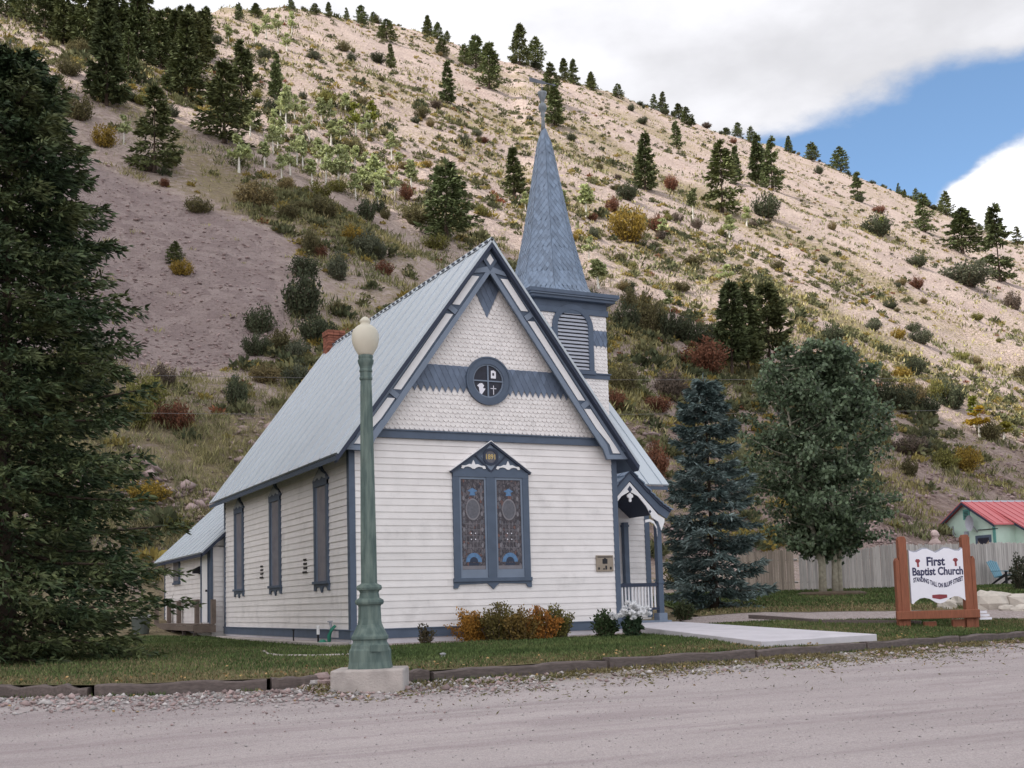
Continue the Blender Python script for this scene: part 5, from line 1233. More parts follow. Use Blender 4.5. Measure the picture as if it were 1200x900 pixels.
# ------------------------------------------------------------------ plants
def kites(C, Dv, ln, wd, r, roll=None):
    # narrow diamond faces: base C, direction Dv, length ln, width wd
    n = len(C); Dv = Dv/np.linalg.norm(Dv, axis=1, keepdims=True)
    q = r.normal(size=(n, 3)); W_ = np.cross(Dv, q); W_ /= np.linalg.norm(W_, axis=1, keepdims=True)+1e-9
    ln = np.broadcast_to(ln, (n,))[:, None]; wd = np.broadcast_to(wd, (n,))[:, None]
    mid = C+Dv*ln*0.45
    return np.stack([C, mid+W_*wd/2, C+Dv*ln, mid-W_*wd/2], 1)
def conifer(H, Rr, z0, nb, ntw, ncl, cl, cw, seed, p=0.85, droop=0.25, tip=0.22, dens=1, gap=0.0, leanx=0.0):
    r = np.random.default_rng(seed); out = []; tr = MB()
    tr.tube([(leanx*t*H*t, 0, t*H) for t in (0, .1, .3, .6, .85, 1)], [Rr*.085+.02*H*.25, Rr*.07+.012*H*.2, .010*H, .006*H, .003*H, .001*H], 7)
    for i in range(nb):
        f = (i+r.random())/nb; z = z0+(H*.985-z0)*f
        if r.random() < gap: continue
        Lb = Rr*((1-f)**p)*r.uniform(.72, 1.12)+.012*H
        if f < .08: Lb *= .75+3*f
        az = i*2.399+r.uniform(-.35, .35)
        o = np.array([math.cos(az), math.sin(az), 0]); sd_ = np.array([-o[1], o[0], 0])
        dr = droop*(1-.55*f)*r.uniform(.6, 1.4); up = tip*r.uniform(.5, 1.3)
        t = np.repeat(np.linspace(.10, 1, ntw), 2*ncl); s = np.tile(np.repeat([-1, 1], ncl), ntw); m = np.tile((np.arange(ncl)+.5)/ncl, 2*ntw)
        t = np.clip(t+r.uniform(-.06, .06, len(t)), 0.03, 1.02)
        tl = Lb*(.46*(1-t)+.13)
        ax = leanx*(z/H)*z
        P = o*Lb*t[:, None]; P[:, 2] += z-dr*Lb*t+up*Lb*t**2.2; P[:, 0] += ax
        dirT = o*(.62+r.uniform(-.15, .15, (len(t), 1)))+sd_*s[:, None]*(.78)
        dirT[:, 2] += -.10-.25*r.random(len(t))
        dirT /= np.linalg.norm(dirT, axis=1, keepdims=True)
        C = P+dirT*(tl*m)[:, None]+r.normal(0, .012*Rr, (len(t), 3))
        for _ in range(dens):
            Dd = dirT+r.normal(0, .33, (len(t), 3))+o*.25
            out.append(kites(C, Dd, cl*r.uniform(.65, 1.25, len(t)), cw*r.uniform(.7, 1.2, len(t)), r))
        ta = np.linspace(.05, 1.03, ntw*2); Pa = o*Lb*ta[:, None]; Pa[:, 2] += z-dr*Lb*ta+up*Lb*ta**2.2; Pa[:, 0] += ax
        Dd = np.repeat(o[None], len(ta), 0)+r.normal(0, .35, (len(ta), 3)); Dd[:, 2] += up*.6
        out.append(kites(Pa, Dd, cl*1.1, cw, r))
        if i % 2 == 0 and Lb > .1*Rr: tr.tube([tuple(np.array([ax, 0, z])), tuple(o*Lb*.5+np.array([ax, 0, z-dr*Lb*.5+up*Lb*.2])), tuple(o*Lb*.92+np.array([ax, 0, z-dr*Lb*.92+up*Lb*.8]))], [.009*Lb+.006*H*.3, .006*Lb+.0015*H, .001*H], 4)
    n = 14; C = np.zeros((n, 3)); C[:, 2] = H*np.linspace(.95, 1.0, n); C[:, 0] = leanx*C[:, 2]**2/H
    out.append(kites(C, np.array([0, 0, 1.])+r.normal(0, .5, (n, 3)), cl, cw, r))
    return tr, np.concatenate(out)
def tree_thing(name, loc, label, cat, tr, Q, trunk_mat, crown_mat, group=None, rot=0.0):
    root = empty(name, loc, label, cat, group, world=False); root.rotation_euler = (0, 0, rot)
    tr.build('trunk', [trunk_mat], root, smooth=True)
    finish(quads_mesh('crown', Q), 'crown', crown_mat, root)
    return root

# big spruce at the left edge
q = np.array([*to_xy(-9.35, 21.5), 0]); q[2] = gz(q[0], q[1])
tr, Q = conifer(11.7, 2.95, .30, 330, 13, 5, .17, .046, 201, p=.48, droop=.42, tip=.26, dens=3)
tree_thing('spruce_tree', q, 'big dark green spruce at the left edge, its boughs reaching down to the lawn', 'tree', tr, Q, 'bark_dark', 'needle_dark')
# blue spruce by the fence
q = on_ground(838, 714); sc = depth(q)/FPX
tr, Q = conifer(275*sc, 60*sc, .10, 125, 12, 5, .22, .048, 202, p=.46, droop=.26, tip=.24, dens=3, leanx=-.008, gap=.12)
tree_thing('blue_spruce', q, 'silvery blue spruce standing right of the church porch', 'tree', tr, Q, 'bark_dark', 'needle_blue')

# leafy clump of aspens in front of the fence
def broadleaf(H, rx, trunks, nleaf, leaf, seed, zlo=.18, stems=40, clump=.42):
    r = np.random.default_rng(seed); tr = MB(); tips = []
    for (x0, x1, rad_) in trunks:
        tr.tube([(x0, 0, -.2), (x0+.02, 0, .12*H), (x0*.5+x1*.5, .1*x1, .45*H), (x1, .2*x1, .86*H)], [rad_*1.25, rad_, rad_*.62, rad_*.15], 8)
        for k in range(stems):
            f = r.uniform(.15, .95); z = f*H; xb = np.interp(f, [0, .12, .45, .86, 1], [x0, x0+.02, (x0+x1)/2, x1, x1]); az = r.uniform(0, 6.283)
            env = rx*(math.sin(min(1, max(0, f-.06)/.26)*math.pi/2)*(1-max(0, f-.42)/.60)**.55)
            Lb = max(.3, env*r.uniform(.40, 1.12)); e = np.array([xb*.5+Lb*math.cos(az), Lb*math.sin(az), z+Lb*r.uniform(.0, .65)])
            if e[2] > H: e[2] = H*r.uniform(.93, 1.0)
            a = np.array([xb, 0, z]); mid = (a+e)/2+r.normal(0, .08, 3); tr.tube([a, mid, e], [.022*rx*.6, .012*rx*.6, .004], 4)
            for w in np.linspace(.25, 1.0, 6): tips.append((a*(1-w)**2+2*mid*w*(1-w)+e*w*w, .30*rx*(1.15-.55*w)*clump))
    T = np.array([t[0] for t in tips]); Sg = np.array([t[1] for t in tips])
    idx = r.integers(0, len(T), nleaf); C = T[idx]+r.normal(0, 1, (nleaf, 3))*Sg[idx][:, None]*np.array([1, 1, .8])
    C = C[C[:, 2] > zlo*H]
    Dd = r.normal(0, 1, (len(C), 3)); Dd[:, 2] -= .4
    return tr, kites(C, Dd, leaf*r.uniform(.7, 1.3, len(C)), leaf*.85, r)
q = on_ground(974, 697); sc = depth(q)/FPX
tr, Q = broadleaf(300*sc, 100*sc, [(-.32, -1.45, .10), (-.22, -.55, .07), (.16, .35, .11), (.33, 1.35, .09)], 33000, .150, 203, zlo=.115, stems=56, clump=.20)
tree_thing('aspen_tree', q, 'large leafy grey green aspen with several pale trunks before the fence', 'tree', tr, Q, 'bark_pale', 'aspen_leaf', rot=math.atan2(RH[1], RH[0]))
m1 = MB(); m1.lathe([(1.25, -.3), (1.25, .05), (1.0, .12), (0, .13)], 20, q); tag(m1.build('tree_bed', ['stem']), 'dark earth mulch ring round the foot of the aspen trunks', 'tree bed')
q2 = on_ground(976, 690); m1 = MB(); m1.lathe([(.12, 0), (.16, .2), (.08, .35), (.14, .5), (.03, .62)], 8, q2); tag(m1.build('garden_figure', ['black']), 'small dark garden figure between the aspen trunks', 'figure')

# shrubs close to the church
def bush(rx, ry, h, n, leaf, seed, upright=.6, twigs=26, shape=.5):
    r = np.random.default_rng(seed); tr = MB(); tips = []
    for k in range(twigs):
        az = r.uniform(0, 6.283); rr = math.sqrt(r.random()); e = np.array([rx*rr*math.cos(az), ry*rr*math.sin(az), h*(1-shape*rr*rr)*r.uniform(.72, 1.12)]); b = np.array([e[0]*.35, e[1]*.35, 0])
        mid = (b+e)/2+np.array([e[0]*.12, e[1]*.12, 0]); tr.tube([b-np.array([0, 0, .05]), mid, e], [.012, .008, .003], 4)
        for w in np.linspace(.12, 1, 10): tips.append(b*(1-w)**2+2*mid*w*(1-w)+e*w*w)
    T = np.array(tips); idx = r.integers(0, len(T), n); C = T[idx]+r.normal(0, 1, (n, 3))*np.array([.07, .07, .05])*max(rx, .3)*1.3
    C[:, 2] = np.maximum(C[:, 2], .01)
    Dd = r.normal(0, .7, (n, 3)); Dd[:, 2] += upright; return tr, kites(C, Dd, leaf*r.uniform(.6, 1.3, n), leaf*.5, r)
def near_shrub(px, py, w_px, h_px, leaf, n, seed, col, label, upright=.7, group=None, ry=.8, twigs=26, shape=.45, cat='shrub', name='shrub'):
    q = on_ground(px, py); s_ = depth(q)/FPX; tr, Q = bush(w_px*s_/2, w_px*s_/2*ry, h_px*s_, n, leaf, seed, upright, twigs, shape)
    root = empty(name, q, label, cat, group, world=False); tr.build('stems', ['stem'], root)
    f = finish(quads_mesh('foliage', Q), 'foliage', 'leaf_obj', root); f.color = (*col, 1); return root
gsh = 'autumn shrubs along the front wall'
near_shrub(556, 752.5, 62, 36, .065, 4200, 301, (.36, .185, .038), 'low orange yellow shrub, leftmost of the row under the front window', group=gsh)
near_shrub(584, 752, 56, 40, .065, 3800, 302, (.165, .135, .045), 'taller olive brown shrub with a spiky top under the front window', group=gsh, twigs=34)
near_shrub(612, 751.5, 56, 37, .065, 3600, 303, (.215, .145, .045), 'rusty green shrub in the middle right of the front row', group=gsh)
near_shrub(634, 750.5, 52, 38, .065, 3600, 304, (.37, .165, .040), 'bright orange shrub near the right end of the front row', group=gsh)
near_shrub(655, 749, 42, 38, .065, 2800, 305, (.165, .150, .045), 'olive green shrub at the right end of the front row', group=gsh)
near_shrub(497, 756, 26, 24, .07, 320, 306, (.085, .072, .040), 'sparse little plant by the wall just right of the lamp', twigs=14, group='small plants at the wall')
near_shrub(709, 748, 34, 30, .09, 1300, 307, (.055, .085, .035), 'round dark green bush at the right corner of the front wall', group='small plants at the wall')
near_shrub(802, 727, 26, 22, .09, 900, 309, (.06, .075, .035), 'low green bush by the drive beneath the blue spruce')
near_shrub(1199, 692, 34, 42, .10, 1600, 310, (.060, .066, .042), 'dark bush at the right picture edge before the blue chairs')
near_shrub(792, 690, 40, 40, .14, 900, 311, (.15, .15, .045), 'yellow green bush behind the porch, left of the blue spruce')
fl = near_shrub(741, 747.5, 24, 30, .09, 1200, 308, (.050, .085, .045), 'bushy plant with white flower heads beside the porch', group='small plants at the wall', name='flower_plant', cat='flowers')
r_ = np.random.default_rng(9); s_ = .0185
for i in range(34):
    a = r_.uniform(0, 6.283); rr = math.sqrt(r_.random())*.36; c = np.array([rr*math.cos(a)*1.15, rr*math.sin(a), .60-.35*rr+r_.uniform(-.10, .12)])
    C = np.repeat(c[None], 46, 0); Dd = r_.normal(0, 1, (46, 3)); Dd[:, 2] = np.abs(Dd[:, 2])
    finish(quads_mesh('flower_head', kites(C, Dd, .088, .06, r_)), 'flower_head', 'petal', fl)

# ------------------------------------------------------------------ plants of the hillside: source meshes, then copies
def conifer_mesh(seed, wid, p, droop, gap, z0=.6):
    tr, Q = conifer(10, 10*wid, z0, 66, 6, 2, .72, .23, seed, p=p, droop=droop, tip=.25, dens=3, gap=gap+.12)
    v0 = np.array(tr.v); nq = len(Q)
    me = bpy.data.meshes.new('hill_conifer'); fv = [list(f) for f in tr.f]; o = len(tr.v)
    verts = np.concatenate([v0, Q.reshape(-1, 3)]); faces = fv+[[o+4*i, o+4*i+1, o+4*i+2, o+4*i+3] for i in range(nq)]
    me.from_pydata(verts.tolist(), [], faces); me.materials.append(MATS['bark_dark']); me.materials.append(MATS['needle_hill'])
    me.polygons.foreach_set('material_index', [0]*len(fv)+[1]*nq); me.update(); return me
CON = [conifer_mesh(400+i, w, p, d, g) for i, (w, p, d, g) in enumerate(((.26, .85, .25, .0), (.31, .75, .3, .14), (.22, .8, .2, .22), (.34, .6, .25, .10), (.28, 1.05, .35, .2), (.19, .9, .2, .1), (.25, .7, .4, .32), (.30, .8, .15, .28), (.22, 1.1, .3, .12)))]
PINE = [conifer_mesh(430+i, .20+.03*i, .55, .1, .12, 2.0) for i in range(3)]
CONW = [.26, .31, .22, .34, .28, .19, .25, .30, .22]
def two_mat_mesh(name, tr, Q, m0, m1_):
    me = bpy.data.meshes.new(name); fv = [list(f) for f in tr.f]; o = len(tr.v); nq = len(Q)
    me.from_pydata(np.concatenate([np.array(tr.v), Q.reshape(-1, 3)]).tolist(), [], fv+[[o+4*i, o+4*i+1, o+4*i+2, o+4*i+3] for i in range(nq)])
    me.materials.append(MATS[m0]); me.materials.append(MATS[m1_]); me.polygons.foreach_set('material_index', [0]*len(fv)+[1]*nq); me.update(); return me
ASP = []
for i in range(4):
    tr, Q = broadleaf(10, 1.9+.3*(i % 2), [(0, .3*(-1)**i, .24)], 1150, .66, 450+i, zlo=.44, stems=22, clump=.5); ASP.append(two_mat_mesh('hill_aspen', tr, Q, 'bark_white', 'leaf_obj'))
SHR = []
for i in range(6):
    tr, Q = bush(1, .9, .95+.15*(i % 3), 2600, .135, 470+i, .5, 38, .5); SHR.append(two_mat_mesh('hill_shrub', tr, Q, 'stem', 'leaf_obj'))
def put(name, me, q, sx, sz, col, label, cat, group, r):
    o = bpy.data.objects.new(name, me); COL.objects.link(o); o.location = q; o.location[2] -= .02*sz*10*.3
    o.rotation_euler = (r.uniform(-.03, .03), r.uniform(-.03, .03), r.uniform(0, 6.283)); o.scale = (sx, sx, sz); o.color = (*col, 1)
    return tag(o, label, cat, group)
rh_ = np.random.default_rng(77)
def con(px, py, h, w, label, group='conifers on the hillside', dark=1.0, pine=None):
    q = on_ground(px, py, 30)
    if q is None: return
    s_ = depth(q)/FPX; H = h*s_; k = int(np.argmin([abs(c-.5*w/h)+.10*rh_.random() for c in CONW])); sz = H/10; sx = (w*s_/2)/(10*CONW[k])*1.05
    g = rh_.uniform(.85, 1.3)*dark; c = np.array((.108, .138, .060))*g+np.array((.022, .010, .0))*rh_.random()
    me_ = CON[k]
    if pine is not None: me_ = PINE[pine]; sx = (w*s_/2)/(2.0+.3*pine)
    return put('conifer', me_, q, sx, sz, c, label, 'tree', group, rh_)
RIDGE = 'small dark conifer in the row along the skyline ridge'; RG = 'conifers along the ridge line'
SPUR = 'tall dark conifer in the crowded grove at the upper left'; SG_ = 'conifers of the upper left grove'
for px, py, h, w in ((30, 28, 60, 34), (52, 40, 62, 34), (75, 52, 75, 36), (98, 60, 88, 40), (140, 70, 100, 42), (118, 62, 80, 36), (162, 82, 98, 42), (188, 80, 72, 30), (204, 76, 66, 30), (230, 92, 78, 36), (8, 20, 50, 34), (175, 60, 70, 30), (222, 60, 56, 26), (238, 70, 60, 28), (150, 95, 60, 34), (62, 30, 60, 30), (130, 40, 60, 30), (196, 52, 44, 20), (212, 46, 40, 18), (86, 34, 58, 30), (242, 40, 34, 20)):
    con(px, py, h, w, SPUR, SG_, .8)
con(125, 124, 132, 46, 'tall narrow conifer with bare lower trunk left of the scree slope', dark=.8)
con(218, 118, 108, 48, 'big dark conifer at the top of the scree, upper left', dark=.8)
con(181, 202, 104, 64, 'broad rounded conifer alone on the upper scree, casting a shadow right')
con(263, 168, 100, 66, 'broad conifer at the head of the grassy rib, left of a taller one', dark=.85)
con(283, 150, 106, 46, 'taller conifer directly behind the broad one on the grassy rib', dark=.85)
con(322, 116, 56, 16, 'thin pole like conifer among the pale aspens')
con(205, 309, 27, 24, 'small dense evergreen in the middle of the bare scree')
con(523, 280, 96, 68, 'large conifer on the slope just above the church gable')
con(603, 230, 60, 28, 'narrow conifer on the slope left of the spire')
con(573, 104, 56, 38, 'leaning full conifer high on the slope left of the spire tip')
con(524, 122, 52, 20, 'slim conifer high on the slope above the gable')
con(650, 148, 52, 24, 'dark conifer right behind the spire finial')
con(645, 118, 46, 28, 'upper dark conifer behind the weather vane')
con(756, 223, 70, 30, 'dark conifer on the open slope right of the spire')
con(793, 174, 33, 19, 'small conifer high on the slope right of the spire')
con(847, 249, 86, 44, 'broad conifer with a wide base on the right slope', dark=.9)
con(862, 216, 46, 17, 'slim conifer behind the broad one on the right slope')
con(888, 214, 58, 20, 'left conifer of the close pair under the ridge at right')
con(905, 223, 64, 32, 'right conifer of the close pair under the ridge at right')
con(1005, 235, 34, 19, 'small lone conifer below the right part of the ridge')
con(1084, 272, 46, 28, 'compact conifer on the right slope below the skyline')
con(1128, 297, 54, 52, 'wide dark conifer near the right edge of the slope', dark=.85)
con(1172, 330, 92, 40, 'tall dark conifer at the right edge of the slope', dark=.85)
con(458, 80, 30, 12, 'thin little conifer in the upper slope clearing'); con(518, 66, 22, 18, 'squat conifer near the top of the slope'); con(453, 48, 26, 24, 'shaggy conifer below the ridge at top centre'); con(545, 76, 26, 18, 'small conifer above the leaning full one')
con(985, 201, 30, 24, 'bushy conifer on the skyline at the cloud edge')
con(609, 76, 50, 27, 'tallest conifer on the skyline left of the spire')
for px, py, h, w in ((420, 29, 32, 25), (278, 24, 26, 14), (300, 20, 18, 16), (441, 17, 15, 12), (476, 31, 34, 21), (500, 36, 30, 19), (513, 39, 18, 12), (526, 46, 13, 10), (543, 52, 20, 12), (557, 54, 16, 12), (345, 12, 14, 12), (368, 12, 12, 10), (388, 13, 16, 11), (402, 16, 18, 12),
    (628, 80, 34, 20), (643, 87, 36, 20), (665, 95, 34, 18), (678, 99, 33, 18), (691, 101, 28, 16), (700, 106, 30, 18), (712, 112, 18, 12), (728, 115, 20, 14), (740, 119, 24, 15), (752, 123, 18, 12), (767, 128, 22, 16), (780, 132, 24, 18), (792, 136, 16, 12), (805, 146, 22, 18), (818, 148, 14, 12), (850, 156, 14, 18), (868, 160, 16, 14), (886, 165, 21, 14), (928, 178, 18, 11), (946, 183, 20, 16), (938, 181, 14, 10), (1036, 212, 15, 10), (1049, 218, 20, 12), (1062, 224, 14, 10), (1076, 232, 18, 12), (1090, 240, 22, 16), (1102, 246, 20, 14), (1115, 254, 26, 18), (1188, 288, 34, 22), (1150, 268, 22, 18), (1164, 276, 20, 18), (560, 80, 34, 24), (536, 72, 18, 12), (655, 102, 26, 18), (590, 60, 14, 10), (575, 56, 14, 10)):
    k_ = rh_.uniform(.6, 1.25)
    if rh_.random() < .74: con(px+rh_.normal(0, 3), py, h*k_, w*k_*rh_.uniform(.8, 1.2), RIDGE, RG)
# three pines standing close together behind the aspen
con(858, 441, 112, 40, 'left tree of the three dark pines behind the aspen crown', 'three pines behind the aspen', .7, 0); con(878, 443, 116, 44, 'middle tree of the three dark pines behind the aspen crown', 'three pines behind the aspen', .7, 1); con(903, 434, 104, 56, 'right tree of the three dark pines behind the aspen crown', 'three pines behind the aspen', .7, 2)
ASG = 'pale aspens on the hillside'
def aspen(px, py, h, w, label=None, col=None):
    q = on_ground(px, py, 30)
    if q is None: return
    s_ = depth(q)/FPX; sz = h*s_/10*1.08; sx = w*s_/2/2.3*1.0
    c = col or (np.array((.36, .40, .20))*rh_.uniform(.85, 1.2))
    put('hill_aspen', ASP[int(rh_.integers(4))], q, sx, sz, c, label or 'slender pale green aspen in the grove on the upper left slope', 'tree', ASG if not label else 'aspens standing apart on the hillside', rh_)
for px, py, h, w in ((335, 154, 52, 22), (320, 181, 36, 18), (377, 148, 32, 18), (362, 164, 28, 16), (348, 193, 44, 18), (388, 171, 28, 22), (355, 200, 40, 18), (382, 219, 50, 20), (397, 225, 54, 30), (417, 234, 32, 18), (440, 232, 48, 32), (366, 216, 30, 22), (340, 205, 32, 20), (330, 208, 26, 18), (372, 190, 30, 18), (405, 206, 34, 20), (424, 226, 30, 18), (312, 46, 28, 16), (326, 42, 24, 16), (342, 42, 28, 14), (300, 52, 24, 14), (336, 60, 20, 14), (268, 52, 22, 14), (416, 196, 26, 16), (450, 220, 22, 16), (352, 176, 26, 14), (310, 196, 30, 20)): aspen(px, py, h, w)
for i in range(20):
    f = rh_.random(); aspen(300+165*f+rh_.normal(0, 14), 118+100*f+rh_.normal(0, 26), rh_.uniform(18, 34), rh_.uniform(12, 20))
Y_ = (.22, .24, .05)
for px, py, h, w, lab, c in ((417, 158, 36, 18, 'yellow green aspen, left of a pair on the open slope', Y_), (436, 154, 34, 18, 'yellow green aspen, right of a pair on the open slope', Y_), (280, 202, 44, 28, 'bushy aspen at the foot of the broad conifer pair', None), (288, 144, 26, 14, 'little aspen on the right flank of the tall conifer', None), (145, 169, 34, 16, 'thin aspen beside the lone conifer on the scree', None),
    (482, 223, 34, 20, 'round aspen alone above the church roof', None), (466, 196, 18, 14, 'tiny aspen on the bare slope above the roof', None), (616, 248, 22, 14, 'small aspen touching the left side of the spire', None), (660, 250, 26, 14, 'small aspen touching the right side of the spire', None), (687, 254, 36, 26, 'round aspen with a white trunk right of the spire', None), (812, 256, 34, 18, 'leaning aspen with a bare white trunk on the right slope', (.15, .17, .08)), (855, 282, 28, 20, 'small round aspen below the broad conifer', None), (875, 265, 22, 18, 'grey green aspen below the close conifer pair', None), (690, 306, 28, 16, 'pale aspen above the steeple cornice', None), (701, 338, 32, 30, 'bushy aspen right beside the steeple cornice', None), (776, 280, 24, 16, 'bright green sapling beside a red bush on the slope', None), (1035, 276, 22, 14, 'bright yellow green tree in front of a dark bush on the right slope', (.30, .34, .03)), (785, 367, 26, 22, 'pale sapling above the dark shrub band', None), (851, 334, 22, 20, 'grey green sapling just above the three pines', None),
    (1148, 512, 34, 26, 'golden yellow aspen over the mint house', (.40, .27, .03)), (1142, 500, 34, 20, 'green yellow aspen over the mint house', (.20, .22, .04)), (1177, 516, 22, 26, 'low yellow green aspen at the right above the house', (.24, .22, .04))): aspen(px, py, h, w, lab, c)
SHCOL = {'dark green': (.072, .085, .048), 'olive': (.135, .122, .058), 'ochre yellow': (.25, .175, .035), 'rust red': (.18, .080, .048), 'grey green': (.105, .115, .075), 'tan': (.22, .175, .085), 'grey brown': (.125, .098, .078), 'yellow green': (.19, .185, .055)}
def shrub(px, py, h, w, kind, label=None, q=None):
    if q is None: q = on_ground(px, py, 30)
    if q is None: return
    s_ = depth(q)/FPX; sz = h*s_; sx = w*s_/2; c = np.array(SHCOL[kind])*rh_.uniform(.82, 1.2)
    put('hill_shrub', SHR[int(rh_.integers(6))], q, sx, sz, c, label or kind+' shrub scattered on the hillside', 'shrub', 'shrubs featured on the slope' if label else kind+' hillside shrubs', rh_)
for a in ((203, 502, 30, 48, 'rust red', 'large rust red shrub on the slope left of the annex roof'), (172, 478, 34, 50, 'yellow green', 'yellow green shrub left of the big rust red one'), (158, 502, 40, 44, 'yellow green', 'tall yellowish shrub next to the big left spruce'), (190, 452, 20, 34, 'grey brown', 'dark brown shrub above the big rust red one'), (278, 478, 34, 32, 'dark green', 'dark green shrub left of the church roof edge'),
    (305, 390, 30, 44, 'dark green', 'dark green bush at the toe of the scree, left of the chimney'), (358, 372, 44, 60, 'dark green', 'wide dark green bush up the slope left of the chimney'), (372, 402, 34, 50, 'dark green', 'dark green bush directly left of the chimney'), (356, 324, 24, 42, 'dark green', 'dark green bush at the right rim of the scree'), (365, 298, 30, 30, 'olive', 'olive bush above the right rim of the scree'), (376, 303, 14, 18, 'rust red', 'small bright red bush on the right rim of the scree'), (412, 288, 20, 36, 'ochre yellow', 'ochre bush over the right rim of the scree'), (378, 254, 24, 38, 'olive', 'olive bush at the foot of the aspen grove'), (430, 258, 22, 28, 'dark green', 'dark bush below the right side of the aspen grove'), (428, 300, 26, 34, 'grey green', 'grey green bush between the ochre bush and the gable'), (444, 304, 20, 22, 'grey green', 'smaller grey green bush next to the gable'), (450, 322, 14, 24, 'rust red', 'rust red bush just above the church roof'), (398, 328, 26, 32, 'grey green', 'grey bush above the lamp globe'),
    (233, 249, 18, 36, 'olive', 'spreading olive bush in the middle of the scree'), (213, 322, 18, 28, 'ochre yellow', 'yellow bush at the foot of the small evergreen on the scree'), (122, 172, 22, 32, 'ochre yellow', 'ochre bush on the upper scree beside the thin aspen'), (92, 140, 30, 44, 'olive', 'olive bush on the upper scree near the big spruce'), (193, 219, 10, 14, 'rust red', 'tiny red bush below the lone conifer on the scree'), (80, 88, 22, 30, 'olive', 'olive bush high on the scree beneath the grove'),
    (735, 388, 34, 32, 'dark green', 'dark shrub touching the right side of the tower, start of the band'), (760, 392, 42, 40, 'olive', 'tall olive shrub second in the dark band'), (782, 396, 32, 38, 'dark green', 'dark green shrub third in the dark band'), (805, 402, 28, 40, 'dark green', 'dark shrub in the middle of the band'), (830, 408, 28, 40, 'dark green', 'dark shrub at the right end of the band, by the three pines'), (754, 366, 20, 26, 'ochre yellow', 'ochre topped shrub above the dark band'), (786, 468, 36, 48, 'grey brown', 'big dark brown shrub above the blue spruce top'), (730, 458, 34, 36, 'olive', 'olive shrub right of the tower under the band'), (722, 480, 24, 30, 'rust red', 'rusty shrub beside the wing roof'), (770, 482, 18, 40, 'rust red', 'low rusty shrub left of the blue spruce top'), (816, 426, 12, 20, 'rust red', 'small red shrub left of the three pine trunks'), (768, 560, 34, 36, 'rust red', 'rust brown shrub above the wing roof corner'),
    (736, 282, 36, 52, 'ochre yellow', 'big golden yellow shrub on the slope right of the spire'), (735, 234, 20, 28, 'dark green', 'round dark green bush right of the spire'), (785, 222, 14, 22, 'rust red', 'small red bush right of the dark conifer'), (718, 248, 14, 20, 'rust red', 'brick red bush above the golden shrub'), (772, 272, 18, 24, 'rust red', 'red brown bush beside the bright sapling'), (898, 255, 24, 36, 'dark green', 'dark green juniper below the close conifer pair'), (1028, 276, 24, 36, 'dark green', 'dark bush behind the bright yellow green tree'), (1030, 250, 8, 18, 'rust red', 'flat red bush on the upper right slope'), (1130, 334, 24, 70, 'grey green', 'long blue green juniper mat on the right slope'), (1075, 312, 14, 26, 'dark green', 'small blue green juniper left of the long mat'), (1074, 338, 14, 18, 'rust red', 'brick red bush below the long juniper mat'), (1187, 362, 18, 24, 'grey brown', 'grey round bush at the right picture edge'),
    (1072, 440, 20, 28, 'dark green', 'round dark green bush above the band at right'), (1062, 448, 12, 18, 'grey brown', 'small maroon bush next to the round dark one'), (1030, 474, 28, 44, 'dark green', 'dark shrub at the left of the lower right band'), (1058, 482, 26, 44, 'dark green', 'dark shrub in the middle of the lower right band'), (1086, 488, 22, 36, 'dark green', 'dark shrub at the right of the lower right band'), (1115, 478, 30, 34, 'dark green', 'dark green shrub next to the yellow green one at right'), (1098, 470, 20, 28, 'yellow green', 'yellow green shrub beside the dark one at right'), (1108, 549, 24, 34, 'yellow green', 'yellow green shrub above the mint house'), (1090, 530, 14, 18, 'olive', 'small olive shrub above the mint house'), (1160, 516, 24, 30, 'olive', 'olive shrub below the golden aspen'), (975, 402, 24, 30, 'dark green', 'dark green shrub just above the aspen crown'), (990, 424, 24, 30, 'grey brown', 'grey brown shrub right of the aspen top'),
    (170, 588, 26, 60, 'ochre yellow', 'orange brown low shrub left of the annex roof'), (205, 625, 24, 40, 'yellow green', 'yellow green shrub beside the annex roof'), (165, 640, 26, 46, 'olive', 'olive shrub near the annex and the big spruce'), (330, 410, 24, 40, 'olive', 'olive shrub left of the chimney, lower'), (300, 416, 26, 36, 'dark green', 'dark shrub at the scree toe beside the olive one'), (350, 420, 24, 30, 'grey green', 'grey shrub just above the roof ridge')):
    shrub(*a)
# scattered shrubs, sampled on the ground of the slope
cnt = 0; kinds = list(SHCOL); prob = np.array([.15, .20, .10, .045, .155, .14, .06, .15]); prob /= prob.sum()
while cnt < 300:
    px, py = rh_.uniform(90, 1215), rh_.uniform(5, 560)
    q = on_ground(px, py, 30)
    if q is None: continue
    u, v = to_uv(q[0], q[1]); s, t = hill_st(u, v); d = depth(q)
    if s < 44: continue
    cm = cover_masks(np.array([q[0]]), np.array([q[1]]))[0]
    if cm[0] > .3 and rh_.random() > .03: continue
    if fbm(np.array([u/14.0]), np.array([v/14.0]), 3)[0]+.12*rh_.normal() < .46: continue
    hh = rh_.uniform(.5, 1.6)*(1.0 if rh_.random() < .8 else 1.6); w = hh*rh_.uniform(1.2, 2.3); k = FPX/d
    up = s > 170
    kk = rh_.choice(kinds, p=prob)
    if up and rh_.random() < .5: kk = 'dark green'; hh *= 1.5; w *= 1.4
    shrub(px, py, hh*k, w*k, kk, q=q); cnt += 1

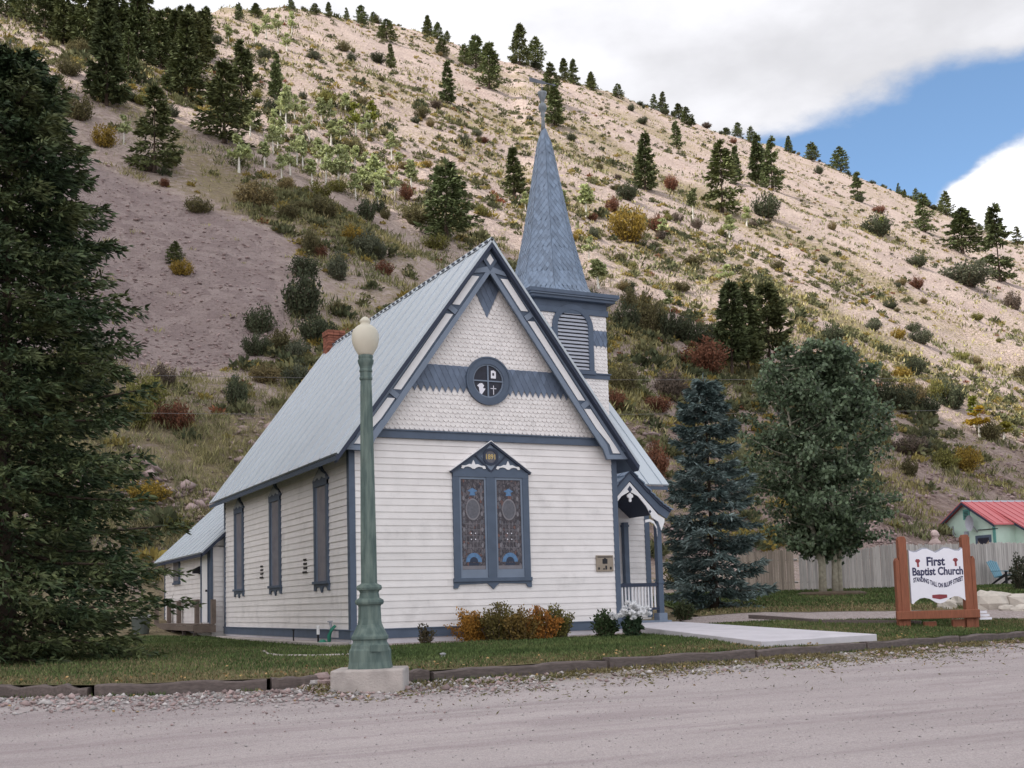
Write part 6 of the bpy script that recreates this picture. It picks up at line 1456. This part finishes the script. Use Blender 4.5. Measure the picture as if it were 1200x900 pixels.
# grass tufts and small brush that nobody could count
def scatter_slope(n, r, dens):
    out = []
    while sum(len(o) for o in out) < n:
        a = np.radians(r.uniform(-27, 27, 20000)); d = 36*np.exp(r.random(20000)*math.log(680/36)); u = d*np.sin(a); v = d*np.cos(a)
        x, y = to_xy(u, v); s, t = hill_st(u, v); cm = cover_masks(x, y)
        ok = (s > 42) & (r.random(20000) < dens(cm, u, v, s)); out.append(np.stack([x[ok], y[ok]], -1))
    P = np.concatenate(out)[:n]; return P
r_ = np.random.default_rng(31)
def tuft_mesh(P, r, h0, h1, blades, spread, wid):
    Z = ground(P[:, 0], P[:, 1]); n = len(P); h = r.uniform(h0, h1, n)
    C = np.repeat(np.stack([P[:, 0], P[:, 1], Z-.03], -1), blades, 0); hh = np.repeat(h, blades)
    C[:, :2] += r.normal(0, 1, (len(C), 2))*(hh*spread)[:, None]
    Dd = r.normal(0, .45, (len(C), 3)); Dd[:, 2] = 1
    return kites(C, Dd, hh*r.uniform(.7, 1.2, len(C)), hh*wid, r)
mat('tuft_straw', (.34, .295, .155), .9, .2, .15, island=.5, col2=(.255, .245, .095))
mat('tuft_green', (.145, .152, .072), .9, .2, .1, island=.5, col2=(.24, .21, .095))
def slope_tufts(name, P, h0, h1, material):
    # near tufts get many thin blades, far ones (a pixel or two) a few wide ones
    D = np.hypot(P[:, 0]-CAM[0], P[:, 1]-CAM[1]); n_ = D < 75; m_ = (D >= 75) & (D < 140); f_ = D >= 140
    Q = [tuft_mesh(P[n_], r_, h0*.7, h1*.75, 20, .55, .075), tuft_mesh(P[m_], r_, h0*.8, h1*.9, 11, .5, .16), tuft_mesh(P[f_], r_, h0, h1*1.1, 5, .5, .36)]
    tag(finish(quads_mesh(name, np.concatenate(Q)), name, material), kind='stuff')
slope_tufts('dry_grass', scatter_slope(13500, r_, lambda cm, u, v, s: np.clip(cm[:, 1]*1.5-.12, .02, 1)*(.35+.65*(fbm(u/4+9, v/4, 2) > .5))), .25, .6, 'tuft_straw')
slope_tufts('low_brush', scatter_slope(20000, r_, lambda cm, u, v, s: np.clip((fbm(u/7, v/7, 3)-.48)*5, 0, 1)*(cm[:, 0] < .4)*(1.0-.35*(s > 110))+.3*(s < 62)*(v < 75)*(u < 0)), .3, .85, 'tuft_green')
def clump_mesh(P, r, r0, r1, n, leaf):
    Z = ground(P[:, 0], P[:, 1]); m = len(P); R = r.uniform(r0, r1, m)*np.where(r.random(m) < .15, 1.5, 1.0)
    V = r.normal(0, 1, (m, n, 3)); V[..., 2] = np.abs(V[..., 2]); V /= np.linalg.norm(V, axis=2, keepdims=True); V *= r.uniform(.35, 1, (m, n, 1))
    C = np.stack([P[:, 0], P[:, 1], Z-.08], -1)[:, None]+V*R[:, None, None]*np.array([1, 1, .85])
    Dd = V+r.normal(0, .5, V.shape); Dd[..., 2] += .35
    return kites(C.reshape(-1, 3), Dd.reshape(-1, 3), np.repeat(R, n)*leaf, np.repeat(R, n)*leaf*.55, r)
def brush_density(cm, u, v, s): return np.clip((.55*fbm(u/27+13, v/27+5, 3)+.45*fbm(u/8+3, v/8+21, 3)-.44)*8, 0.035, 1)*(cm[:, 0] < .35)
for nm, cnt_, r0, r1, c1, c2 in (('sage_brush', 5600, .22, .62, (.185, .180, .090), (.135, .142, .070)), ('golden_brush', 4000, .2, .55, (.33, .255, .075), (.24, .205, .075)), ('dark_brush', 1900, .35, .9, (.088, .102, .056), (.13, .13, .068)), ('russet_brush', 450, .2, .5, (.25, .095, .055), (.20, .11, .06))):
    mat('leaf_'+nm, c1, .85, .25, .12, island=.45, col2=c2, spec=.1, trans=.2)
    tag(finish(quads_mesh(nm, clump_mesh(scatter_slope(cnt_, r_, brush_density), r_, r0, r1, 60, .62)), nm, 'leaf_'+nm), kind='stuff')
# loose stones at the foot of the slope
def stones(P, size, r, name, m, kind='stuff', sink=.2, off=0.0):
    base = np.array([(1, 0, 0), (-1, 0, 0), (0, 1, 0), (0, -1, 0), (0, 0, .8), (0, 0, -.6)]); tri = np.array([(0, 2, 4), (2, 1, 4), (1, 3, 4), (3, 0, 4), (2, 0, 5), (1, 2, 5), (3, 1, 5), (0, 3, 5)])
    n = len(P); V = np.repeat(base[None], n, 0)*r.uniform(.6, 1.3, (n, 6, 1))*size[:, None, None]*np.array([1, 1, .75])
    a = r.uniform(0, 6.283, n); c, s = np.cos(a)[:, None], np.sin(a)[:, None]; X = V[..., 0]*c-V[..., 1]*s; Y = V[..., 0]*s+V[..., 1]*c; Z = V[..., 2]
    ti = r.normal(0, .5, (n, 1)); Z = Z+X*ti*.6
    Vv = np.stack([X+P[:, 0:1], Y+P[:, 1:2], Z+(P[:, 2]+size*(.4-sink)+off)[:, None]], -1)
    me = bpy.data.meshes.new(name); me.vertices.add(n*6); me.vertices.foreach_set('co', Vv.reshape(-1).astype(np.float32))
    F = (np.arange(n)[:, None, None]*6+tri[None]).reshape(-1); k = n*8
    me.loops.add(k*3); me.loops.foreach_set('vertex_index', F.astype(np.int32)); me.polygons.add(k); me.polygons.foreach_set('loop_start', (np.arange(k)*3).astype(np.int32)); me.polygons.foreach_set('loop_total', np.full(k, 3, np.int32)); me.update(calc_edges=True)
    return tag(finish(me, name, m), kind=kind)
P = scatter_slope(15000, r_, lambda cm, u, v, s: np.clip(1.15-(s-40)/22, 0.02, 1)*np.where(s < 66, 1, .1)*np.clip((fbm(u/5+50, v/5, 3)-.42)*6, 0.03, 1)+.5*cm[:, 0])
st_ = hill_st(*to_uv(P[:, 0], P[:, 1]))[0]
stones(np.concatenate([P, ground(P[:, 0], P[:, 1])[:, None]], 1), (r_.gamma(1.8, .055, len(P))+.035)*np.where(st_ > 60, .62, 1.0), r_, 'scree_stones', 'rock_mauve')

# lawn grass, verge pebbles, fallen leaves
mat('verge_weed', (.20, .165, .085), .9, .2, .8, island=.5, spec=.1, col2=(.12, .115, .05))
mat('blade', (.072, .108, .036), .8, .25, .6, island=.5, spec=.15, col2=(.100, .125, .046)); mat('blade_dry', (.20, .165, .090), .9, .2, .8, island=.45, spec=.1)
def lawn_pts(n, r):
    x = r.uniform(-15, 15, n); lo = curb_y(x)+.13; hi = np.interp(x, [-15, -1.7, -.62, -.55, 0, .05, 6.4, 6.45, 9.5, 11, 14.2, 15], [13.0, 12.0, 10.7, .2, .2, -.95, -.95, .9, .9, -.6, -3.4, -3.5])
    y = lo+(hi-lo)*r.random(n)**1.35
    t = (y+6.75)/7.9; ok = (hi > lo) & ~((y > -6.85) & (y < 1.3) & (x > 5.02+1.9*t) & (x < 8.08+.7*t)); return x[ok], y[ok]
def blades(x, y, r, h, wd):
    d = y-curb_y(x); C = np.stack([x, y, ground(x, y)+.005], -1); Dd = r.normal(0, .45, (len(x), 3)); Dd[:, 2] = 1
    return kites(C, Dd, h*r.uniform(.5, 1.3, len(x)), wd, r)
x, y = lawn_pts(150000, r_); m_ = lawn_masks(x, y)[:, 0]; dry = r_.random(len(x)) < np.clip(m_*.8, 0, .92)
near = np.hypot(x-CAM[0], y-CAM[1])
tag(finish(quads_mesh('lawn_blades', blades(x[~dry], y[~dry], r_, .062, .017)), 'lawn_blades', 'blade'), kind='stuff')
tag(finish(quads_mesh('dry_lawn_blades', blades(x[dry], y[dry], r_, .05, .015)), 'dry_lawn_blades', 'blade_dry'), kind='stuff')
uu = r_.uniform(5.3, 26, 60000); vv = DRV_HI(uu)+.2+r_.random(60000)*(46.8-DRV_HI(uu)); x, y = to_xy(uu, vv); m_ = far_masks(uu, vv)[:, 0]; dry = r_.random(len(x)) < np.clip(m_*.85, 0, .95)
tag(finish(quads_mesh('far_lawn_blades', blades(x[~dry], y[~dry], r_, .09, .04)), 'far_lawn_blades', 'blade'), kind='stuff')
tag(finish(quads_mesh('far_dry_blades', blades(x[dry], y[dry], r_, .08, .035)), 'far_dry_blades', 'blade_dry'), kind='stuff')
n = 16000; x = r_.uniform(-13, 16, n); d = .2+r_.gamma(1.3, .85, n); keep = (d < 6) & (r_.random(n) < np.where(x < -.5, 1.0, .22)); x, d = x[keep], d[keep]; y = curb_y(x)-d
z = ground(x, y)+road_warp(x, y); sz = (r_.gamma(2.0, .0085, len(x))+.006)*(1-.62*sstep(1.2, 2.6, d))
bk = r_.random(len(x)) < .5
for nm, sel, mt in (('verge_pebbles', bk, 'rock_grey'), ('verge_gravel', ~bk, 'rock_mauve')): stones(np.stack([x[sel], y[sel], z[sel]], -1), sz[sel], r_, nm, mt, off=.004)
n = 12000; dd = 2.6+7.5*r_.random(n)**.8; aa = np.radians(r_.uniform(-26, 26, n)); uu = (5.5+16*r_.random(n)**.7)*1.0; vv = uu*np.cos(aa)+2.0; uu = uu*np.sin(aa)*1.15; x, y = to_xy(uu, vv); ok = curb_y(x)-y > 1.0; x, y = x[ok], y[ok]
z = ground(x, y)+road_warp(x, y); sz = .0035+r_.gamma(1.4, .0026, len(x)); cl_ = fbm(x*.5, y*2.2, 3) > .47
stones(np.stack([x, y, z], -1)[cl_], sz[cl_]*.9, r_, 'road_pebbles', 'rock_grey', off=.002)
stones(np.stack([x, y, z], -1)[~cl_], sz[~cl_]*.8, r_, 'road_grit', 'rock_grey', off=.002)
x = r_.uniform(-3.5, 16, 26000); d = .16+r_.gamma(1.2, .46, 26000); keep = fbm(x*1.3, d*2.6+3, 3)+.08*r_.normal(size=26000) > .47; x, d = x[keep], d[keep]; y = curb_y(x)-d
C = np.stack([x, y, ground(x, y)+road_warp(x, y)+.004], -1); Dd = r_.normal(0, 1, (len(x), 3)); Dd[:, 2] = np.abs(Dd[:, 2])*.5
tag(finish(quads_mesh('verge_weeds', kites(C, Dd, r_.uniform(.04, .10, len(x)), .018, r_)), 'verge_weeds', 'verge_weed'), kind='stuff')
x = r_.uniform(-14, 15, 5000); y = curb_y(x)-.12-np.abs(r_.normal(0, .05, 5000)); C = np.stack([x, y, ground(x, y)+.0], -1); Dd = r_.normal(0, .5, (len(x), 3)); Dd[:, 2] = 1; keep = fbm(x*.9, x*0, 3) > .44
tag(finish(quads_mesh('verge_grass', kites(C[keep], Dd[keep], r_.uniform(.04, .11, keep.sum()), .014, r_)), 'verge_grass', 'blade'), kind='stuff')
mat('fallen_leaf', (.33, .215, .095), .8, .2, 3, island=.5)
x = r_.uniform(-12, 15, 900); d = r_.normal(.15, .8, 900); keep = (np.abs(d) > .14); x, d = x[keep], d[keep]; y = curb_y(x)-d; z = ground(x, y)+np.where(d > 0, road_warp(x, y)+.012, .05)
C = np.stack([x, y, z], -1); Dd = r_.normal(0, 1, (len(x), 3)); Dd[:, 2] *= .25
tag(finish(quads_mesh('fallen_leaves', kites(C, Dd, .05, .035, r_)), 'fallen_leaves', 'fallen_leaf'), kind='stuff')

# ------------------------------------------------------------------ overhead wires
def wire(u0, v0, z0, u1, v1, z1, sag, label):
    pts = []
    for t in np.linspace(0, 1, 24): x, y = to_xy(u0+(u1-u0)*t, v0+(v1-v0)*t); pts.append((x, y, z0+(z1-z0)*t-sag*4*t*(1-t)))
    tag(MB().tube(pts, .007, 4).build('overhead_wire', ['wire']), label, 'wire', 'overhead wires behind the church')
wire(-40, 46, 11.3, 46, 56, 10.6, .8, 'upper thin overhead wire crossing behind the church roof')
wire(-40, 46, 9.6, 46, 56, 9.2, .8, 'lower thin overhead wire crossing behind the church roof')

# ------------------------------------------------------------------ the cloud that shades the church, well to the left of the view
SH_ST = [(-60, 128), (30, 128), (42, 122), (50, 93), (58, 88), (66, 90), (80, 90), (86, 78), (97, 66), (110, 60), (125, 57), (160, 52), (200, 45)]
ALT = 420.0
bx = []
for t, s in SH_ST:
    u = -0.64*s+0.77*t; v = 0.77*s+0.64*t; x, y = to_xy(u, v); z = gz(x, y); k = (ALT-z)/TO_SUN[2]; bx.append((x+TO_SUN[0]*k, y+TO_SUN[1]*k))
for u, v in ((150, -20), (120, -160), (-40, -220), (-190, -160), (-190, 20)):
    x, y = to_xy(u, v); k = (ALT+.5)/TO_SUN[2]; bx.append((x+TO_SUN[0]*k, y+TO_SUN[1]*k))
bx = np.array(bx); cen = bx.mean(0)
def dens_poly(b, step):
    out = []
    for i in range(len(b)):
        p, q = b[i], b[(i+1) % len(b)]; n = max(1, int(np.linalg.norm(q-p)/step))
        for j in range(n): out.append(p+(q-p)*j/n)
    return np.array(out)
bp_ = dens_poly(bx, 5.0); bp_ = bp_+(bp_-cen)/np.linalg.norm(bp_-cen, axis=1, keepdims=True)*(9*(fbm(bp_[:, 0]/14, bp_[:, 1]/14, 3)-.5))[:, None]
n = len(bp_); rings = [0.0, .08, .22, .4, .6, .8, 1.0]; V = []; F = []
for sgn in (1, -1):
    for k, w in enumerate(rings):
        for p in bp_:
            q = p*(1-w)+cen*w; hgt = (55 if sgn > 0 else 6)*math.sqrt(1-(1-w)**2)*(.6+.8*float(fbm(np.array([q[0]/25]), np.array([q[1]/25]), 3)[0])); V.append((q[0], q[1], ALT+sgn*hgt))
R7 = len(rings)
for b in (0, R7*n):
    for k in range(R7-1):
        for i in range(n):
            f = (b+k*n+i, b+k*n+(i+1) % n, b+(k+1)*n+(i+1) % n, b+(k+1)*n+i); F.append(f if b == 0 else f[::-1])
mat('cloud_white', (.9, .9, .92), 1.0, 0.02, .02, spec=0.0, trans=.35)
tag(MB().add(V, F).build('cloud', ['cloud_white'], smooth=True), kind='structure')
